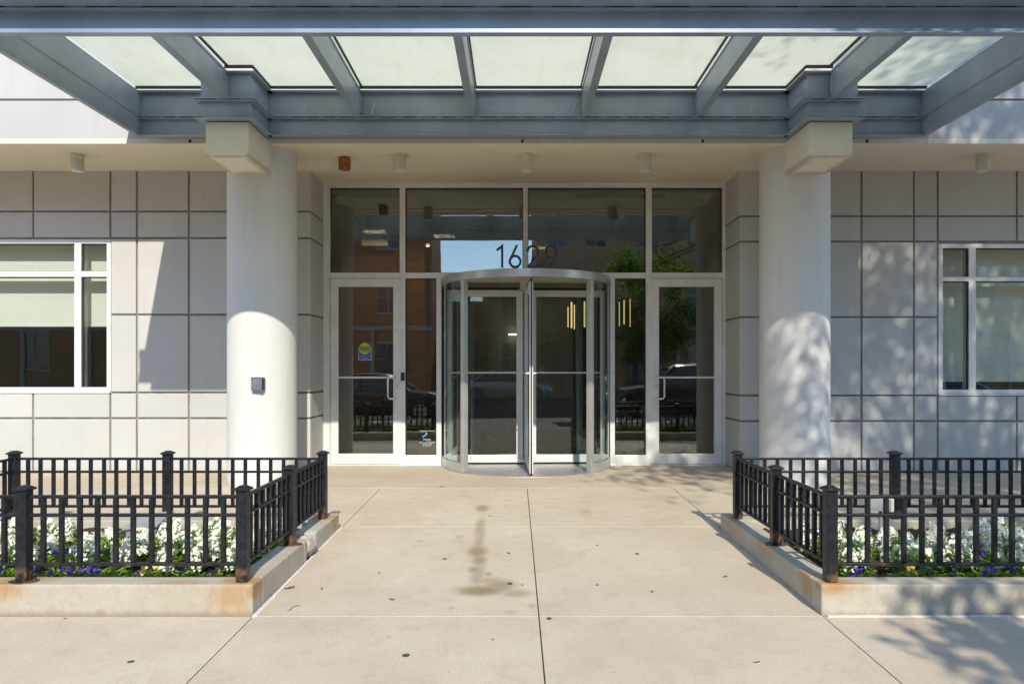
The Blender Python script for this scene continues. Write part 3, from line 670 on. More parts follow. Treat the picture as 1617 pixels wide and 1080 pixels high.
def wing(ang):
    mt = Matrix.Translation((RC[0], RC[1], 0)) @ Matrix.Rotation(ang, 4, 'Z')
    i0, i1, t = .045, 1.035, .022; z0, z1 = .035, ZR0 - .045
    m = MB(); m.box(i0, i0 + .085, -t, t, z0, z1, mt); m.box(i1 - .055, i1, -t, t, z0, z1, mt)
    m.box(i0 + .085, i1 - .055, -t + .001, t - .001, z0, z0 + .10, mt); m.box(i0 + .085, i1 - .055, -t + .001, t - .001, z1 - .085, z1, mt)
    wg = m.build('wing', M['alu'], rv, .003)
    MB().box(i0 + .08, i1 - .05, -.004, .004, z0 + .095, z1 - .08, mt).build('pane', M['drum_glass'], wg)
    m = MB(); m.box(i1, i1 + .024, -.007, .007, z0, z1 + .03, mt); m.box(i0, i1, -.007, .007, z1, z1 + .035, mt); m.box(i0, i1, -.006, .006, .014, z0, mt)
    m.build('sweep', M['rubber'], wg)
    zb = 1.21; m = MB()
    for s in (-1, 1):
        pts = [mt @ Vector(p) for p in ((i0 + .06, s*t, zb), (i0 + .06, s*(t + .03), zb), (i1 - .03, s*(t + .03), zb), (i1 - .03, s*t, zb))]
        m.tube(pts, .011, 8)
    m.build('push_bar', M['alu'], wg)
for k in range(4): wing(R(-87.6 + 90 * k))

# house number standing on the rim
hn = empty('house_number', (RC[0], 8.25, ZR1), 'black numerals 1629 standing on the rim of the revolving door', 'house number')
YN = 8.25
def nz_(x, y): q = P(770 + x / 12.44, 375 + y / 12.44, YN); return (q.x, q.z)
def circ(cx, cy, r, a0, a1, n=24): return [nz_(cx + r*math.cos(R(a0 + (a1-a0)*i/n)), cy - r*1.04*math.sin(R(a0 + (a1-a0)*i/n))) for i in range(n+1)]
wN = 45 / 12.44 * YN / F
MB().stroke([nz_(178, 252), nz_(285, 168), nz_(285, 170)], wN, YN, YN + .02).stroke([nz_(285, 150), nz_(285, 592)], wN, YN - .001, YN + .021).build('digit', M['black_letter'], hn)
MB().stroke([nz_(578, 150), nz_(455, 410)] , wN, YN, YN + .02).stroke(circ(541, 472, 105, 0, 360, 36), wN, YN - .001, YN + .021).build('digit', M['black_letter'], hn)
MB().stroke(circ(886, 272, 100, 185, -28, 20) + [nz_(965, 350), nz_(806, 572)], wN, YN, YN + .02).stroke([nz_(785, 575), nz_(1003, 575)], wN, YN - .001, YN + .021).build('digit', M['black_letter'], hn)
MB().stroke([nz_(1342, 335), nz_(1218, 592)], wN, YN, YN + .02).stroke(circ(1250, 278, 105, 0, 360, 36), wN, YN - .001, YN + .021).build('digit', M['black_letter'], hn)

# ------------------------------------------------------------------ soffit lights, push plate
gl_ = 'white can lights under the soffit'
for px, lab in ((122, 'small cream can light under the soffit above the left window'), (631, 'small cream can light above the left door beside the rusty can'),
                (832, 'small cream can light above the middle of the revolving door'), (1018, 'small cream can light above the right door'), (1552, 'small cream can light under the soffit above the right window')):
    Y = 7.98; x = (px - VX) * Y / F
    t = empty('can_light', (x, Y, SZ - .19), lab, 'ceiling light', gl_)
    MB().lathe((x, Y), [(.068, SZ - .19), (.070, SZ - .186), (.070, SZ - .001)], 32).build('housing', M['cream_can'], t)
    MB().cyl((x, Y), .055, SZ - .1925, SZ - .1905, 24).build('lens', M['white'], t)
x = (544 - VX) * 8.1 / F
rc = empty('rusty_can_light', (x, 8.1, SZ - .14), 'short orange rusted can light under the soffit left of the entrance', 'ceiling light')
m = MB(); m.lathe((x, 8.1), [(.060, SZ - .142), (.066, SZ - .135), (.068, SZ - .05), (.071, SZ - .02), (.062, SZ - .012)], 28)
for v in m.bm.verts: v.co += Vector((random.uniform(-.002, .002), random.uniform(-.002, .002), random.uniform(-.003, .003)))
m.build('housing', M['rust_can'], rc); MB().cyl((x, 8.1), .03, SZ - .03, SZ, 16).build('stem', M['slot'], rc)

px0 = (407 - VX) * 7.48 / F; zp = EYE + (VY - 606) * 7.48 / F
pp = empty('push_plate', (px0, 7.5, zp), 'square steel door push plate in a dark frame on the left column', 'push plate')
MB().box(px0 - .068, px0 + .068, 7.462, 7.512, zp - .064, zp + .068).build('back_box', M['dark_metal'], pp, .008)
MB().box(px0 - .058, px0 + .056, 7.440, 7.460, zp - .066, zp + .056).build('button', M['plate_steel'], pp, .004)

# ------------------------------------------------------------------ steel canopy
ZL, ZM, ZT, ZG = EYE + 2.41, EYE + 2.60, EYE + 2.87, EYE + 2.93
cn = empty('entrance_canopy', (0.17, 7.4, ZL), 'blue grey steel canopy with frosted glass roof over the entrance', 'canopy')
t = .012; YR, YF = 7.40, 5.15; XA, XB = -3.92, 4.26
ribs = [-2.83, -1.64, -.45, .735, 1.92, 3.10]
slots = MB()
def channel_x(m, x0, x1, y, z0, z1, s, fb, ft):   # web in x direction at y, flanges pointing s (-1 street)
    m.box(x0, x1, min(y, y - s*t), max(y, y - s*t), z0 + t, z1 - t)
    m.box(x0, x1, min(y - s*t, y + s*fb), max(y - s*t, y + s*fb), z0, z0 + t); m.box(x0, x1, min(y - s*t, y + s*ft), max(y - s*t, y + s*ft), z1 - t, z1)
def channel_y(m, y0, y1, x, z0, z1, s, fb, ft):
    m.box(min(x, x - s*t), max(x, x - s*t), y0, y1, z0 + t, z1 - t)
    m.box(min(x - s*t, x + s*fb), max(x - s*t, x + s*fb), y0, y1, z0, z0 + t); m.box(min(x - s*t, x + s*ft), max(x - s*t, x + s*ft), y0, y1, z1 - t, z1)
# rear beams, interrupted by the boxes that jog forward over the corbels
jog = [(-2.82 - .245, -2.82 + .245), (3.10 - .245, 3.10 + .245)]
rear = MB()
for a, b in ((XA, jog[0][0]), (jog[0][1], jog[1][0]), (jog[1][1], XB)):
    channel_x(rear, a, b, YR, ZL, ZM - .004, -1, .05, .05); channel_x(rear, a, b, YR, ZM, ZT, -1, .065, .075)
    xx = a + .1
    while xx < b - .2:
        l = random.uniform(.10, .16); slots.box(xx, min(xx + l, b - .02), YR - .0515, YR - .0505, ZM - .008, ZM + .001); xx += l + random.uniform(.05, .09)
rear.build('rear_beam', M['steel'], cn, .0025, 2)
for (a, b) in jog:
    m = MB(); YJ = 6.90
    for z0, z1, f1, f2 in ((ZL, ZM - .004, .045, .045), (ZM, ZT, .055, .055)):
        m.box(a, b, YJ, YR + .01, z0 + t, z1 - t)
        m.box(a - f1, b + f1, YJ - f1, YR + .012, z0, z0 + t); m.box(a - f2, b + f2, YJ - f2, YR + .012, z1 - t, z1)
    m.build('bracket_box', M['steel'], cn, .003, 2)
    slots.box(a + .02, a + .16, YJ - .0468, YJ - .0458, ZM - .007, ZM + .001); slots.box(a + .26, a + .40, YJ - .0468, YJ - .0458, ZM - .007, ZM + .001)
fr2 = MB()
channel_x(fr2, XA - .06, XB + .06, YF, ZL, ZM - .004, -1, .05, .05)
channel_x(fr2, XA - .20, XB + .20, YF, ZM, ZT, -1, .18, .12)
xx = XA
while xx < XB - .3:
    l = random.uniform(.16, .27); slots.box(xx, xx + l, YF - .0535, YF - .0525, ZM - .006, ZM - .0005); xx += l + random.uniform(.12, .22)
fr2.build('front_beam', M['steel'], cn, .0025, 2)
for x, s in ((XA, -1), (XB, 1)):
    m = MB(); channel_y(m, YF + .013, YR - .001, x, ZL, ZM - .004, s, .035, .035); channel_y(m, YF + .013, YR - .001, x, ZM, ZT, s, .18, .12)
    m.build('side_beam', M['steel'], cn, .0025, 2)
bolts = MB()
for x in ribs:
    yr = YR - .02 if not any(a < x < b for a, b in jog) else 6.86
    m = MB(); m.box(x - .037, x + .037, YF + .012, yr, ZM + .001, ZT - .02); m.box(x - .046, x + .046, YF + .012, yr, ZT - .02, ZT)
    rb = m.build('rib', M['steel'], cn, .003, 2)
    bm_ = MB()
    s = -1 if x < .1 else 1
    for dz in (.07, .17):
        xs0 = x + .037 if x < .1 else x - .037
        d_ = .014 if x < .1 else -.014
        bm_.tube([(xs0, yr - .05, ZM + dz), (xs0 + d_, yr - .05, ZM + dz)], .012, 6)
    bm_.box(*( (x + .037, x + .043) if x < .1 else (x - .043, x - .037)), yr - .08, yr, ZM + .03, ZM + .22)
    bm_.build('bolt_plate', M['steel'], rb)
for x in (-2.2, -1.5, 2.45, .6):
    bolts.tube([(x, YR - .006, ZM + .03), (x + .035, YR - .006, ZM + .16)], .004, 5)
bolts.build('weld_marks', M['white'], cn)
slots.build('weld_gap', M['slot'], cn)
edges = [XA] + ribs + [XB]
gkt = MB()
for i, (a, b) in enumerate(zip(edges, edges[1:])):
    ga, gb_ = a + (.012 if i else -.035), b - (.012 if i < len(edges) - 2 else -.035)
    yb = YR - .02; yj = 6.90 - .03
    poly = [(ga, YF - .10), (gb_, YF - .10)]
    nb = next(((p, q) for p, q in jog if p < b < q), None); na = next(((p, q) for p, q in jog if p < a < q), None)
    if nb: poly += [(gb_, yj), (nb[0] - .03, yj), (nb[0] - .03, yb)]
    else: poly += [(gb_, yb)]
    if na: poly += [(na[1] + .03, yb), (na[1] + .03, yj), (ga, yj)]
    else: poly += [(ga, yb)]
    MB().prism(poly, ZG, ZG + .012).build('glass_panel', M['frost'], cn)
    # gasket strip under the rear and side edges
    z0, z1 = ZG - .03, ZG - .001
    def strip(p, q):
        d = (Vector(q) - Vector(p)); 
        if abs(d.x) > abs(d.y): gkt.box(min(p[0], q[0]), max(p[0], q[0]), p[1] - .012, p[1] + .0, z0, z1)
        else: gkt.box(p[0] - .006, p[0] + .006, min(p[1], q[1]), max(p[1], q[1]), z0 + .001, z1 - .0005)
    pl = poly[2:] if True else poly
    pts = [(poly[1][0] - .045, poly[1][1])] + [(q[0] - .045 if abs(q[0] - gb_) < 1e-6 and k == 0 else q[0], q[1]) for k, q in enumerate(pl)]
    if i < len(edges) - 2: strip((gb_ - .035, YF), (gb_ - .035, poly[2][1]))
    if i: strip((ga + .035, YF), (ga + .035, poly[-1][1]))
    for k in range(2, len(poly) - 1): strip(poly[k], poly[k+1])
gkt.build('glazing_gasket', M['gasket'], cn)

# ------------------------------------------------------------------ planters, fences
def kerb_ring(x0, x1, broken=False):
    y0, y1 = 3.855, 5.76; tp = .097; bt = -.14
    m = MB()
    w_ = .15
    m.box(x0, x1, y0, y0 + w_, bt, tp)
    m.box(x0, x1, y1 - .29, y1, bt, tp)
    for xa, xb, br in ((x0, x0 + w_, False), (x1 - w_, x1, broken)):
        if not br: m.box(xa, xb, y0 + w_, y1 - .29, bt, tp)
        else:
            m.box(xa, xb, y0 + w_, 4.80, bt, tp)
            m.prism([(xa, 4.80), (xb, 4.80), (xb, 4.865), (xb - .04, 4.90), (xa, 4.88)], bt, tp)
            m.box(xa, xb, 5.11, y1 - .29, bt, tp)
            m.prism([(xa, 5.08), (xb - .05, 5.06), (xb, 5.085), (xb, 5.11), (xa, 5.11)], bt, tp)
            m.box(xa, xb - .07, 4.88, 5.08, bt, tp - .04)
    return m
plL = kerb_ring(-4.02, -1.43, True).build('planter', M['kerb'], None, .012, 3); tag(plL, 'low concrete planter kerb with a broken corner and rust stains, left of the path', 'planter', 'concrete planters')
plR = kerb_ring(1.672, 4.36).build('planter', M['kerb'], None, .012, 3); tag(plR, 'low concrete planter kerb with tree shade on its front, right of the path', 'planter', 'concrete planters')
for o in (plL, plR):
    x0, x1 = (-4.02, -1.43) if o is plL else (1.672, 4.36)
    m = MB(); nx, ny = 60, 36
    gx = [[m.bm.verts.new((x0 + .14 + (x1 - x0 - .28)*i/nx, 3.99 + (5.49 - 3.99)*j/ny, .03 + random.uniform(-.012, .018))) for j in range(ny+1)] for i in range(nx+1)]
    for i in range(nx):
        for j in range(ny): m.bm.faces.new((gx[i][j], gx[i+1][j], gx[i+1][j+1], gx[i][j+1]))
    tag(m.build('soil_bed', M['soil'], o), kind='stuff')
ck = MB(); bmesh.ops.create_icosphere(ck.bm, subdivisions=2, radius=.1)
for v in ck.bm.verts:
    v.co = Vector((v.co.x * .75, v.co.y * .95, v.co.z * .78)) * random.uniform(.86, 1.1); v.co.rotate(Matrix.Rotation(R(18), 3, 'X')); v.co += Vector((-1.478, 4.965, .028))
for f in ck.bm.faces: f.smooth = False
tag(ck.build('concrete_chunk', M['chunk']), 'jagged broken lump of concrete wedged in the gap of the left planter kerb', 'concrete chunk')
m = MB()
def strip_g(m, x0, x1, ya, yb, h):
    v = [m.bm.verts.new((x, y, gz(y) + z)) for z in (-.01, h) for y in (ya, yb) for x in (x0, x1)]
    for f in ((0,1,3,2),(4,6,7,5),(0,4,5,1),(1,5,7,3),(3,7,6,2),(2,6,4,0)): m.bm.faces.new([v[i] for i in f])
strip_g(m, -1.428, -1.408, 4.16, 4.90, .006); strip_g(m, -1.430, -1.410, 4.93, 5.80, .006); strip_g(m, -1.430, -1.402, 3.85, 4.15, .004)
tag(m.build('sealant_strip', M['sealant']), 'white sealant strip along the foot of the left planter beside the path', 'sealant strip')
m = MB(); strip_g(m, 1.70, 4.36, 3.835, 3.853, .006)
tag(m.build('sealant_strip', M['sealant']), 'white sealant line along the front foot of the right planter', 'sealant strip')

FZ0 = .097; TOP = EYE - .656
def fence(name, xs_front, xs_rear, inner, outer, label):
    yf, yr, ym = 3.915, 5.54, 4.73
    f = empty('planter_fence', (inner, yf, FZ0), label, 'fence', 'black iron fences round the planters')
    hw = .031
    posts = [(x, yf) for x in xs_front] + [(x, yr) for x in xs_rear] + [(inner, ym), (outer, ym)]
    for (x, y) in posts:
        p_ = MB().box(x - hw, x + hw, y - hw, y + hw, FZ0 + .004, TOP - .022).build('post', M['fence'], f, .004, 2)
        c = MB(); cw = .043
        c.box(x - cw, x + cw, y - cw, y + cw, TOP - .022, TOP - .012)
        b4 = [c.bm.verts.new((x + sx*cw, y + sy*cw, TOP - .012)) for sx, sy in ((-1,-1),(1,-1),(1,1),(-1,1))]
        t4 = [c.bm.verts.new((x + sx*.016, y + sy*.016, TOP + .004)) for sx, sy in ((-1,-1),(1,-1),(1,1),(-1,1))]
        c.bm.faces.new(t4)
        for k in range(4): c.bm.faces.new((b4[k], b4[(k+1) % 4], t4[(k+1) % 4], t4[k]))
        c.build('cap', M['fence'], p_, .003, 2, recalc=True)
        if y == yf and x != inner or (y == ym and x == inner):
            q = MB(); q.prism([(x + .075*math.cos(a*math.pi/8) * (1 + .12*math.sin(a*2.3)), y + .055*math.sin(a*math.pi/8)) for a in range(16)], FZ0 - .0005, FZ0 + .006)
            q.build('base_plate', M['fence'], p_, .002, 1)
    rails = [(.184, .203), (.455, .472), (.556, .574)]
    def run_x(a, b, y):
        a += hw; b -= hw
        for z0, z1 in rails: MB().box(a, b, y - .014, y + .014, z0, z1).build('rail', M['fence'], f, .004, 2)
        n = round((b - a + 2*hw) / .101) - 1; st = (b - a) / (n + .55)
        for k in range(n):
            x = a + st * (k + .78)
            pk = MB(); j1, j2, j3 = (random.uniform(-.002, .002) for _ in range(3))
            pk.box(x - .012 + j1, x + .012 + j1, y - .0125 + j2, y + .0125 + j2, .2035, .4545); pk.box(x - .012 + j1, x + .012 + j1, y - .0125 + j2, y + .0125 + j2, .4725, .5555)
            pk.build('picket', M['fence'], f, .003, 1)
    def run_y(a, b, x):
        a += hw; b -= hw
        for z0, z1 in rails: MB().box(x - .014, x + .014, a, b, z0, z1).build('rail', M['fence'], f, .004, 2)
        n = 7; st = (b - a) / (n + .5)
        for k in range(n):
            y = a + st * (k + .75)
            pk = MB(); pk.box(x - .0125, x + .0125, y - .012, y + .012, .2035, .4545); pk.box(x - .0125, x + .0125, y - .012, y + .012, .4725, .5555)
            pk.build('picket', M['fence'], f, .003, 1)
    for a, b in zip(xs_front, xs_front[1:]): run_x(a, b, yf)
    for a, b in zip(xs_rear, xs_rear[1:]): run_x(a, b, yr)
    for x in (inner, outer): run_y(yf, ym, x); run_y(ym, yr, x)
fence('l', [-3.92, -2.715, -1.504], [-3.92, -2.718, -1.504], -1.504, -3.92, 'low black iron fence round the left planter with rusty lower rails')
fence('r', [1.745, 2.96, 4.19], [1.745, 2.976, 4.19], 1.745, 4.19, 'low black iron fence round the right planter in tree shade')

# boxes in the beds
t0 = empty('utility_box', (-2.62, 5.05, .03), 'grey sloping lidded box among the white flowers in the left planter', 'utility box')
MB().prism([(-2.74, .03), (-2.53, .03), (-2.53, .155), (-2.74, .155)], 4.98, 5.2, 'y').build('body', M['grey_box'], t0, .005)
m = MB(); m.box(-.125, .125, -.13, .13, 0, .014, Matrix.Translation((-2.635, 5.09, .172)) @ Matrix.Rotation(R(12), 4, 'X') @ Matrix.Rotation(R(-6), 4, 'Y')); m.build('lid', M['grey_box'], t0, .003)
t0 = empty('floodlight', (2.57, 5.0, .03), 'small pale floodlight box standing above the flowers in the right planter', 'floodlight')
mt = Matrix.Translation((2.61, 5.05, .305)) @ Matrix.Rotation(R(-28), 4, 'Z') @ Matrix.Rotation(R(-8), 4, 'X')
m = MB(); m.box(-.085, .085, -.05, .05, -.05, .05, mt); m.build('housing', M['cream_can'], t0, .008)
m = MB(); m.box(-.07, .07, -.053, -.0505, -.038, .038, mt); m.build('lens', M['grey_box'], t0)
MB().tube([(2.61, 5.05, .03), (2.61, 5.05, .26)], .012, 10).build('stem', M['grey_box'], t0)

# ------------------------------------------------------------------ flowers
def leafquad(bm, p, d, up, L, W, mi=0):
    d = d.normalized(); s = d.cross(up)
    s = s.normalized() if s.length > 1e-4 else d.orthogonal().normalized()
    nrm = s.cross(d)
    a = bm.verts.new(p); b = bm.verts.new(p + d*L*.5 + s*W/2 + nrm*L*.08); c = bm.verts.new(p + d*L - nrm*L*.12); e = bm.verts.new(p + d*L*.5 - s*W/2 + nrm*L*.08)
    f = bm.faces.new((a, b, c, e)); f.material_index = mi
def rvec(): 
    while True:
        v = Vector([random.uniform(-1, 1) for _ in range(3)])
        if .1 < v.length < 1: return v.normalized()
def stock(seed):
    random.seed(seed)
    root = empty('stock_plant', (0, 0, 0), 'white flowering stock plant', 'flower plant')
    fo = MB(); fl = MB(); st = MB()
    ns = random.choice([2, 3, 3, 4])
    for k in range(ns):
        a = random.uniform(0, 6.28); r = random.uniform(.01, .055); h = random.uniform(.15, .25)
        bx, by = r*math.cos(a), r*math.sin(a); tx, ty = bx*1.7, by*1.7
        st.tube([(bx*.3, by*.3, 0), (bx, by, h*.5), (tx, ty, h)], .003, 5)
        nb = int(h * 400)
        for i in range(nb):
            u = random.random(); z = h*(.38 + .66*u); rr = .037*(1 - .55*u**2)
            ang = random.uniform(0, 6.28); c = Vector((bx + (tx-bx)*u + rr*math.cos(ang), by + (ty-by)*u + rr*math.sin(ang), z))
            nd = Vector((math.cos(ang), math.sin(ang), .45)).normalized(); e1 = nd.orthogonal().normalized(); e2 = nd.cross(e1); ph = random.uniform(0, 1.5)
            s_ = random.uniform(.010, .016)
            for q in range(4):
                an = ph + q*math.pi/2; d = (e1*math.cos(an) + e2*math.sin(an)) + nd*.3
                leafquad(fl.bm, c, d, nd, s_, s_*.95)
    for i in range(150):
        a = random.uniform(0, 6.28); r = random.uniform(0, .06); z = random.uniform(.0, .15)
        d = Vector((math.cos(a), math.sin(a), random.uniform(-.1, 1.2)))
        leafquad(fo.bm, Vector((r*math.cos(a), r*math.sin(a), z)), d, Vector((0, 0, 1)), random.uniform(.04, .075), random.uniform(.012, .020))
    st.build('stem', M['stem'], root); fo.build('foliage', M['leaf2' if seed % 2 else 'leaf'], root, recalc=False); fl.build('blossom', M['petal_white'], root, recalc=False)
    return root
def pansy(seed, mat='petal_purple'):
    random.seed(seed)
    root = empty('pansy_plant', (0, 0, 0), 'violet pansy plant', 'flower plant')
    fo = MB(); fl = MB()
    for i in range(80):
        a = random.uniform(0, 6.28); r = random.uniform(0, .06); z = random.uniform(0, .07)
        leafquad(fo.bm, Vector((r*math.cos(a), r*math.sin(a), z)), Vector((math.cos(a), math.sin(a), random.uniform(.1, 1.1))), Vector((0, 0, 1)), random.uniform(.025, .045), random.uniform(.016, .024))
    for k in range(random.choice([2, 3])):
        a = random.uniform(0, 6.28); r = random.uniform(.02, .06); c = Vector((r*math.cos(a), r*math.sin(a) - .02, random.uniform(.075, .12)))
        nd = Vector((random.uniform(-.5, .5), -1, random.uniform(.2, .8))).normalized(); e1 = nd.cross(Vector((0, 0, 1))).normalized(); e2 = e1.cross(nd)
        for q, an in enumerate((90-38, 90+38, 180+5, -5, 270)):
            d = e1*math.cos(R(an)) + e2*math.sin(R(an)) + nd*.12
            leafquad(fl.bm, c + nd*.001*q, d, nd, .021, .022)
    fo.build('foliage', M['leaf'], root, recalc=False); fl.build('bloom', M[mat], root, recalc=False); return root
stocks = [stock(100 + i) for i in range(6)]; pans = [pansy(200 + i) for i in range(4)] + [pansy(240, 'petal_yellow')]
used = set()
def put(protos, x, y, lab, grp, scale=1.0):
    i = random.randrange(len(protos)); pr = protos[i]
    if pr.name in used: o = copy_thing(pr, (x, y, .03), random.uniform(0, 6.28), lab, grp, scale)
    else:
        kids(pr); used.add(pr.name); o = pr; o.location = (x, y, .03); o['label'] = lab; o['group'] = grp; o.scale = (scale,)*3
    return o
random.seed(42)
bpy.context.view_layer.update()
for side, (xa, xb) in (('left', (-3.80, -1.66)), ('right', (1.90, 4.12))):
    for row in range(4):
        y = 4.26 + .19 * row; nxx = 14 if row < 3 else 13
        for k in range(nxx):
            x = xa + (xb - xa) * (k + .5 + (.25 if row % 2 else -.1)) / nxx + random.uniform(-.035, .035)
            if x > xb or random.random() < .10: continue
            if side == 'left' and abs(x + 2.63) < .16 and y > 4.75: continue
            rn = ('front', 'second', 'third', 'rearmost')[row]; u_ = (x - xa) / (xb - xa); u_ = 1 - u_ if side == 'left' else u_
            bn = ('next to the path', 'near the path end', 'near the middle', 'towards the far end', 'at the far end')[min(4, max(0, int(u_ * 5)))]
            put(stocks, x, y + random.uniform(-.04, .04), 'white stock in the %s row of the %s planter, %s' % (rn, side, bn), 'white flowering stocks in the %s planter' % side, random.uniform(.68, 1.05))
    for k in range(18):
        wh = ', ' + ('in the outer third', 'near the middle', 'in the inner third')[(k if side == 'left' else 17 - k) // 6]
        x = xa - .04 + (xb - xa + .08) * (k + .5) / 18 + random.uniform(-.02, .02)
        pr = pans[:4] if random.random() < .85 else pans[4:]
        o = put(pr, x, 4.07 + random.uniform(-.015, .02), 'violet pansy at the front kerb of the %s planter%s' % (side, wh) if pr is not pans[4:] and len(pr) > 1 else 'yellow pansy at the front kerb of the %s planter%s' % (side, wh),
                ('violet' if len(pr) > 1 else 'yellow') + ' pansies in the %s planter' % side, random.uniform(.75, 1.0))
    for k in range(9):
        x = random.uniform(xa, xb); y = random.uniform(4.2, 4.75)
        o = put(pans[:4], x, y, 'violet pansy growing up among the white stocks of the %s planter' % side, 'violet pansies among the stocks in the %s planter' % side, random.uniform(1.1, 1.5))

# litter on the paving
for i, (px, py, sz, rot, nm, lab) in enumerate(((457, 929, .05, .3, 'dry_leaf', 'curled dry leaf on the path beside the left planter corner'), (508, 930, .022, 1.2, 'dry_leaf', 'tiny dry leaf on the path a little right of the curled one'),
                              (1145, 911, .03, .2, 'dry_leaf', 'thin dry leaf on the path left of the right planter'), (619, 947, .028, 2.6, 'dry_leaf', 'small dry leaf on the path left of the brown stain'),
                              (803, 874, .03, 1.9, 'dry_leaf', 'faint dry leaf on the path near the central joint'), (1030, 934, .018, .5, 'dry_leaf', 'tiny dry leaf right of the central joint'), (1196, 1046, .02, .1, 'dry_leaf', 'tiny dry leaf on the pavement near the tree shade'), (943, 861, .018, .1, 'dry_leaf', 'tiny dry leaf far up the right half of the path'))):
    p = G(px, py); m = MB(); sz *= .6
    rows = []
    for k in range(7):
        u = k / 6 - .5; wd = .32 * math.cos(u * math.pi) * sz + .001; x, y = u*2*sz, math.sin(u*3)*sz*.2
        rows.append([Vector((x, y - wd, .006 + abs(u)*.25*sz)), Vector((x, y, .003)), Vector((x, y + wd, .004 + .3*sz*(.5+u)))])
    rt = Matrix.Rotation(rot, 3, 'Z'); vv = [[m.bm.verts.new(p + rt @ q) for q in r_] for r_ in rows]
    for A, B in zip(vv, vv[1:]):
        for k in range(2): m.bm.faces.new((A[k], A[k+1], B[k+1], B[k]))
    o = m.build(nm, M['dry_leaf'], recalc=False); tag(o, lab, 'leaf', 'dry leaves on the paving'); s_ = o.modifiers.new('s', 'SOLIDIFY'); s_.thickness = .0006
p = G(462, 960); tag(MB().tube([p + Vector(q) for q in ((-.012, -.05, .003), (.0, -.02, .004), (-.006, .01, .004), (.014, .035, .004), (.03, .036, .003))], .0016, 5).build('twig', M['dry_leaf']), 'thin bent twig on the path beside the left planter corner', 'twig')

# ------------------------------------------------------------------ behind the camera: trees, cars, buildings (mirrored in the glass)
def make_tree(name, base, crown, nleaf, label, seed, lean=0.0, trunk_r=.17, clumps=None, extra=()):
    random.seed(seed)
    root = empty(name, base, label, 'tree', 'street trees')
    B = Vector(base); m = MB(); cc, cr = Vector(crown[0]), Vector(crown[1])
    fork = B + Vector((lean*.4, 0, cc.z - cr.z*.75 - B.z))
    m.tube([B, B + Vector((.03, .02, (fork.z - B.z)*.5)), fork], [trunk_r*1.25, trunk_r, trunk_r*.8], 12)
    cl = []
    ncl = clumps or 46
    for i in range(ncl):
        v = rvec() * (random.random() ** .38)
        c = cc + Vector((v.x*cr.x, v.y*cr.y, v.z*cr.z)); cl.append((c, random.uniform(.5, 1.05)))
    for (c, r_) in extra: cl.append((Vector(c), r_))
    for c, r_ in cl[::2]:
        mid = fork.lerp(c, .5) + Vector((random.uniform(-.3, .3), random.uniform(-.3, .3), random.uniform(0, .4)))
        m.tube([fork - Vector((0, 0, random.uniform(0, .5))), fork.lerp(mid, .5), mid, c], [trunk_r*.45, trunk_r*.3, trunk_r*.2, .012], 6)
    m.build('trunk', M['bark'], root)
    f = MB()
    for i in range(nleaf):
        c, r_ = random.choice(cl); v = rvec() * r_ * random.random() ** .45
        q = c + Vector((v.x, v.y, v.z * .75)); d = rvec(); d.z -= .3
        leafquad(f.bm, q, d, rvec(), random.uniform(.10, .17), random.uniform(.06, .10))
    f.build('crown', M['tree_leaf'], root, recalc=False)
    return root
make_tree('street_tree', (6.9, -1.0, gz(-1.0)), ((7.35, -2.2, 8.5), (4.5, 2.9, 4.2)), 25000, 'leafy street tree mirrored in the right door glass', 11, clumps=120,
          extra=[((3.2, -2.0, 4.5), .45), ((3.7, -2.4, 4.2), .5), ((4.3, -1.8, 4.3), .6), ((4.9, -2.5, 4.1), .6), ((3.4, -2.0, 9.8), .6), ((5.6, -2.6, 3.9), .6), ((6.3, -2.2, 3.8), .6), ((5.4, -2.2, 10.9), .8), ((6.0, -2.0, 11.5), .8), ((5.0, -2.4, 10.2), .8), ((6.6, -2.2, 10.8), .9), ((4.4, -2.1, 10.0), .7), ((5.8, -2.2, 9.8), .9), ((7.2, -2.0, 11.9), .8), ((5.8, -2.3, 10.4), .8), ((6.2, -2.1, 11.0), .8), ((6.4, -2.5, 10.0), .8), ((3.9, -2.1, 3.9), .5), ((3.4, -2.2, 4.1), .4), ((4.6, -2.0, 3.75), .5), ((3.0, -2.4, 4.15), .4), ((3.6, -2.9, 3.75), .45)])
make_tree('street_tree', (-16.6, -1.0, gz(-1.0)), ((-16.2, -2.2, 5.6), (2.6, 2.5, 3.3)), 8000, 'leafy street tree mirrored in the left window', 12)

make_tree('street_tree', (7.3, -18.6, -.19), ((7.3, -18.8, 3.4), (2.6, 1.5, 2.1)), 9000, 'low leafy tree across the street mirrored in the right door', 13, trunk_r=.12)

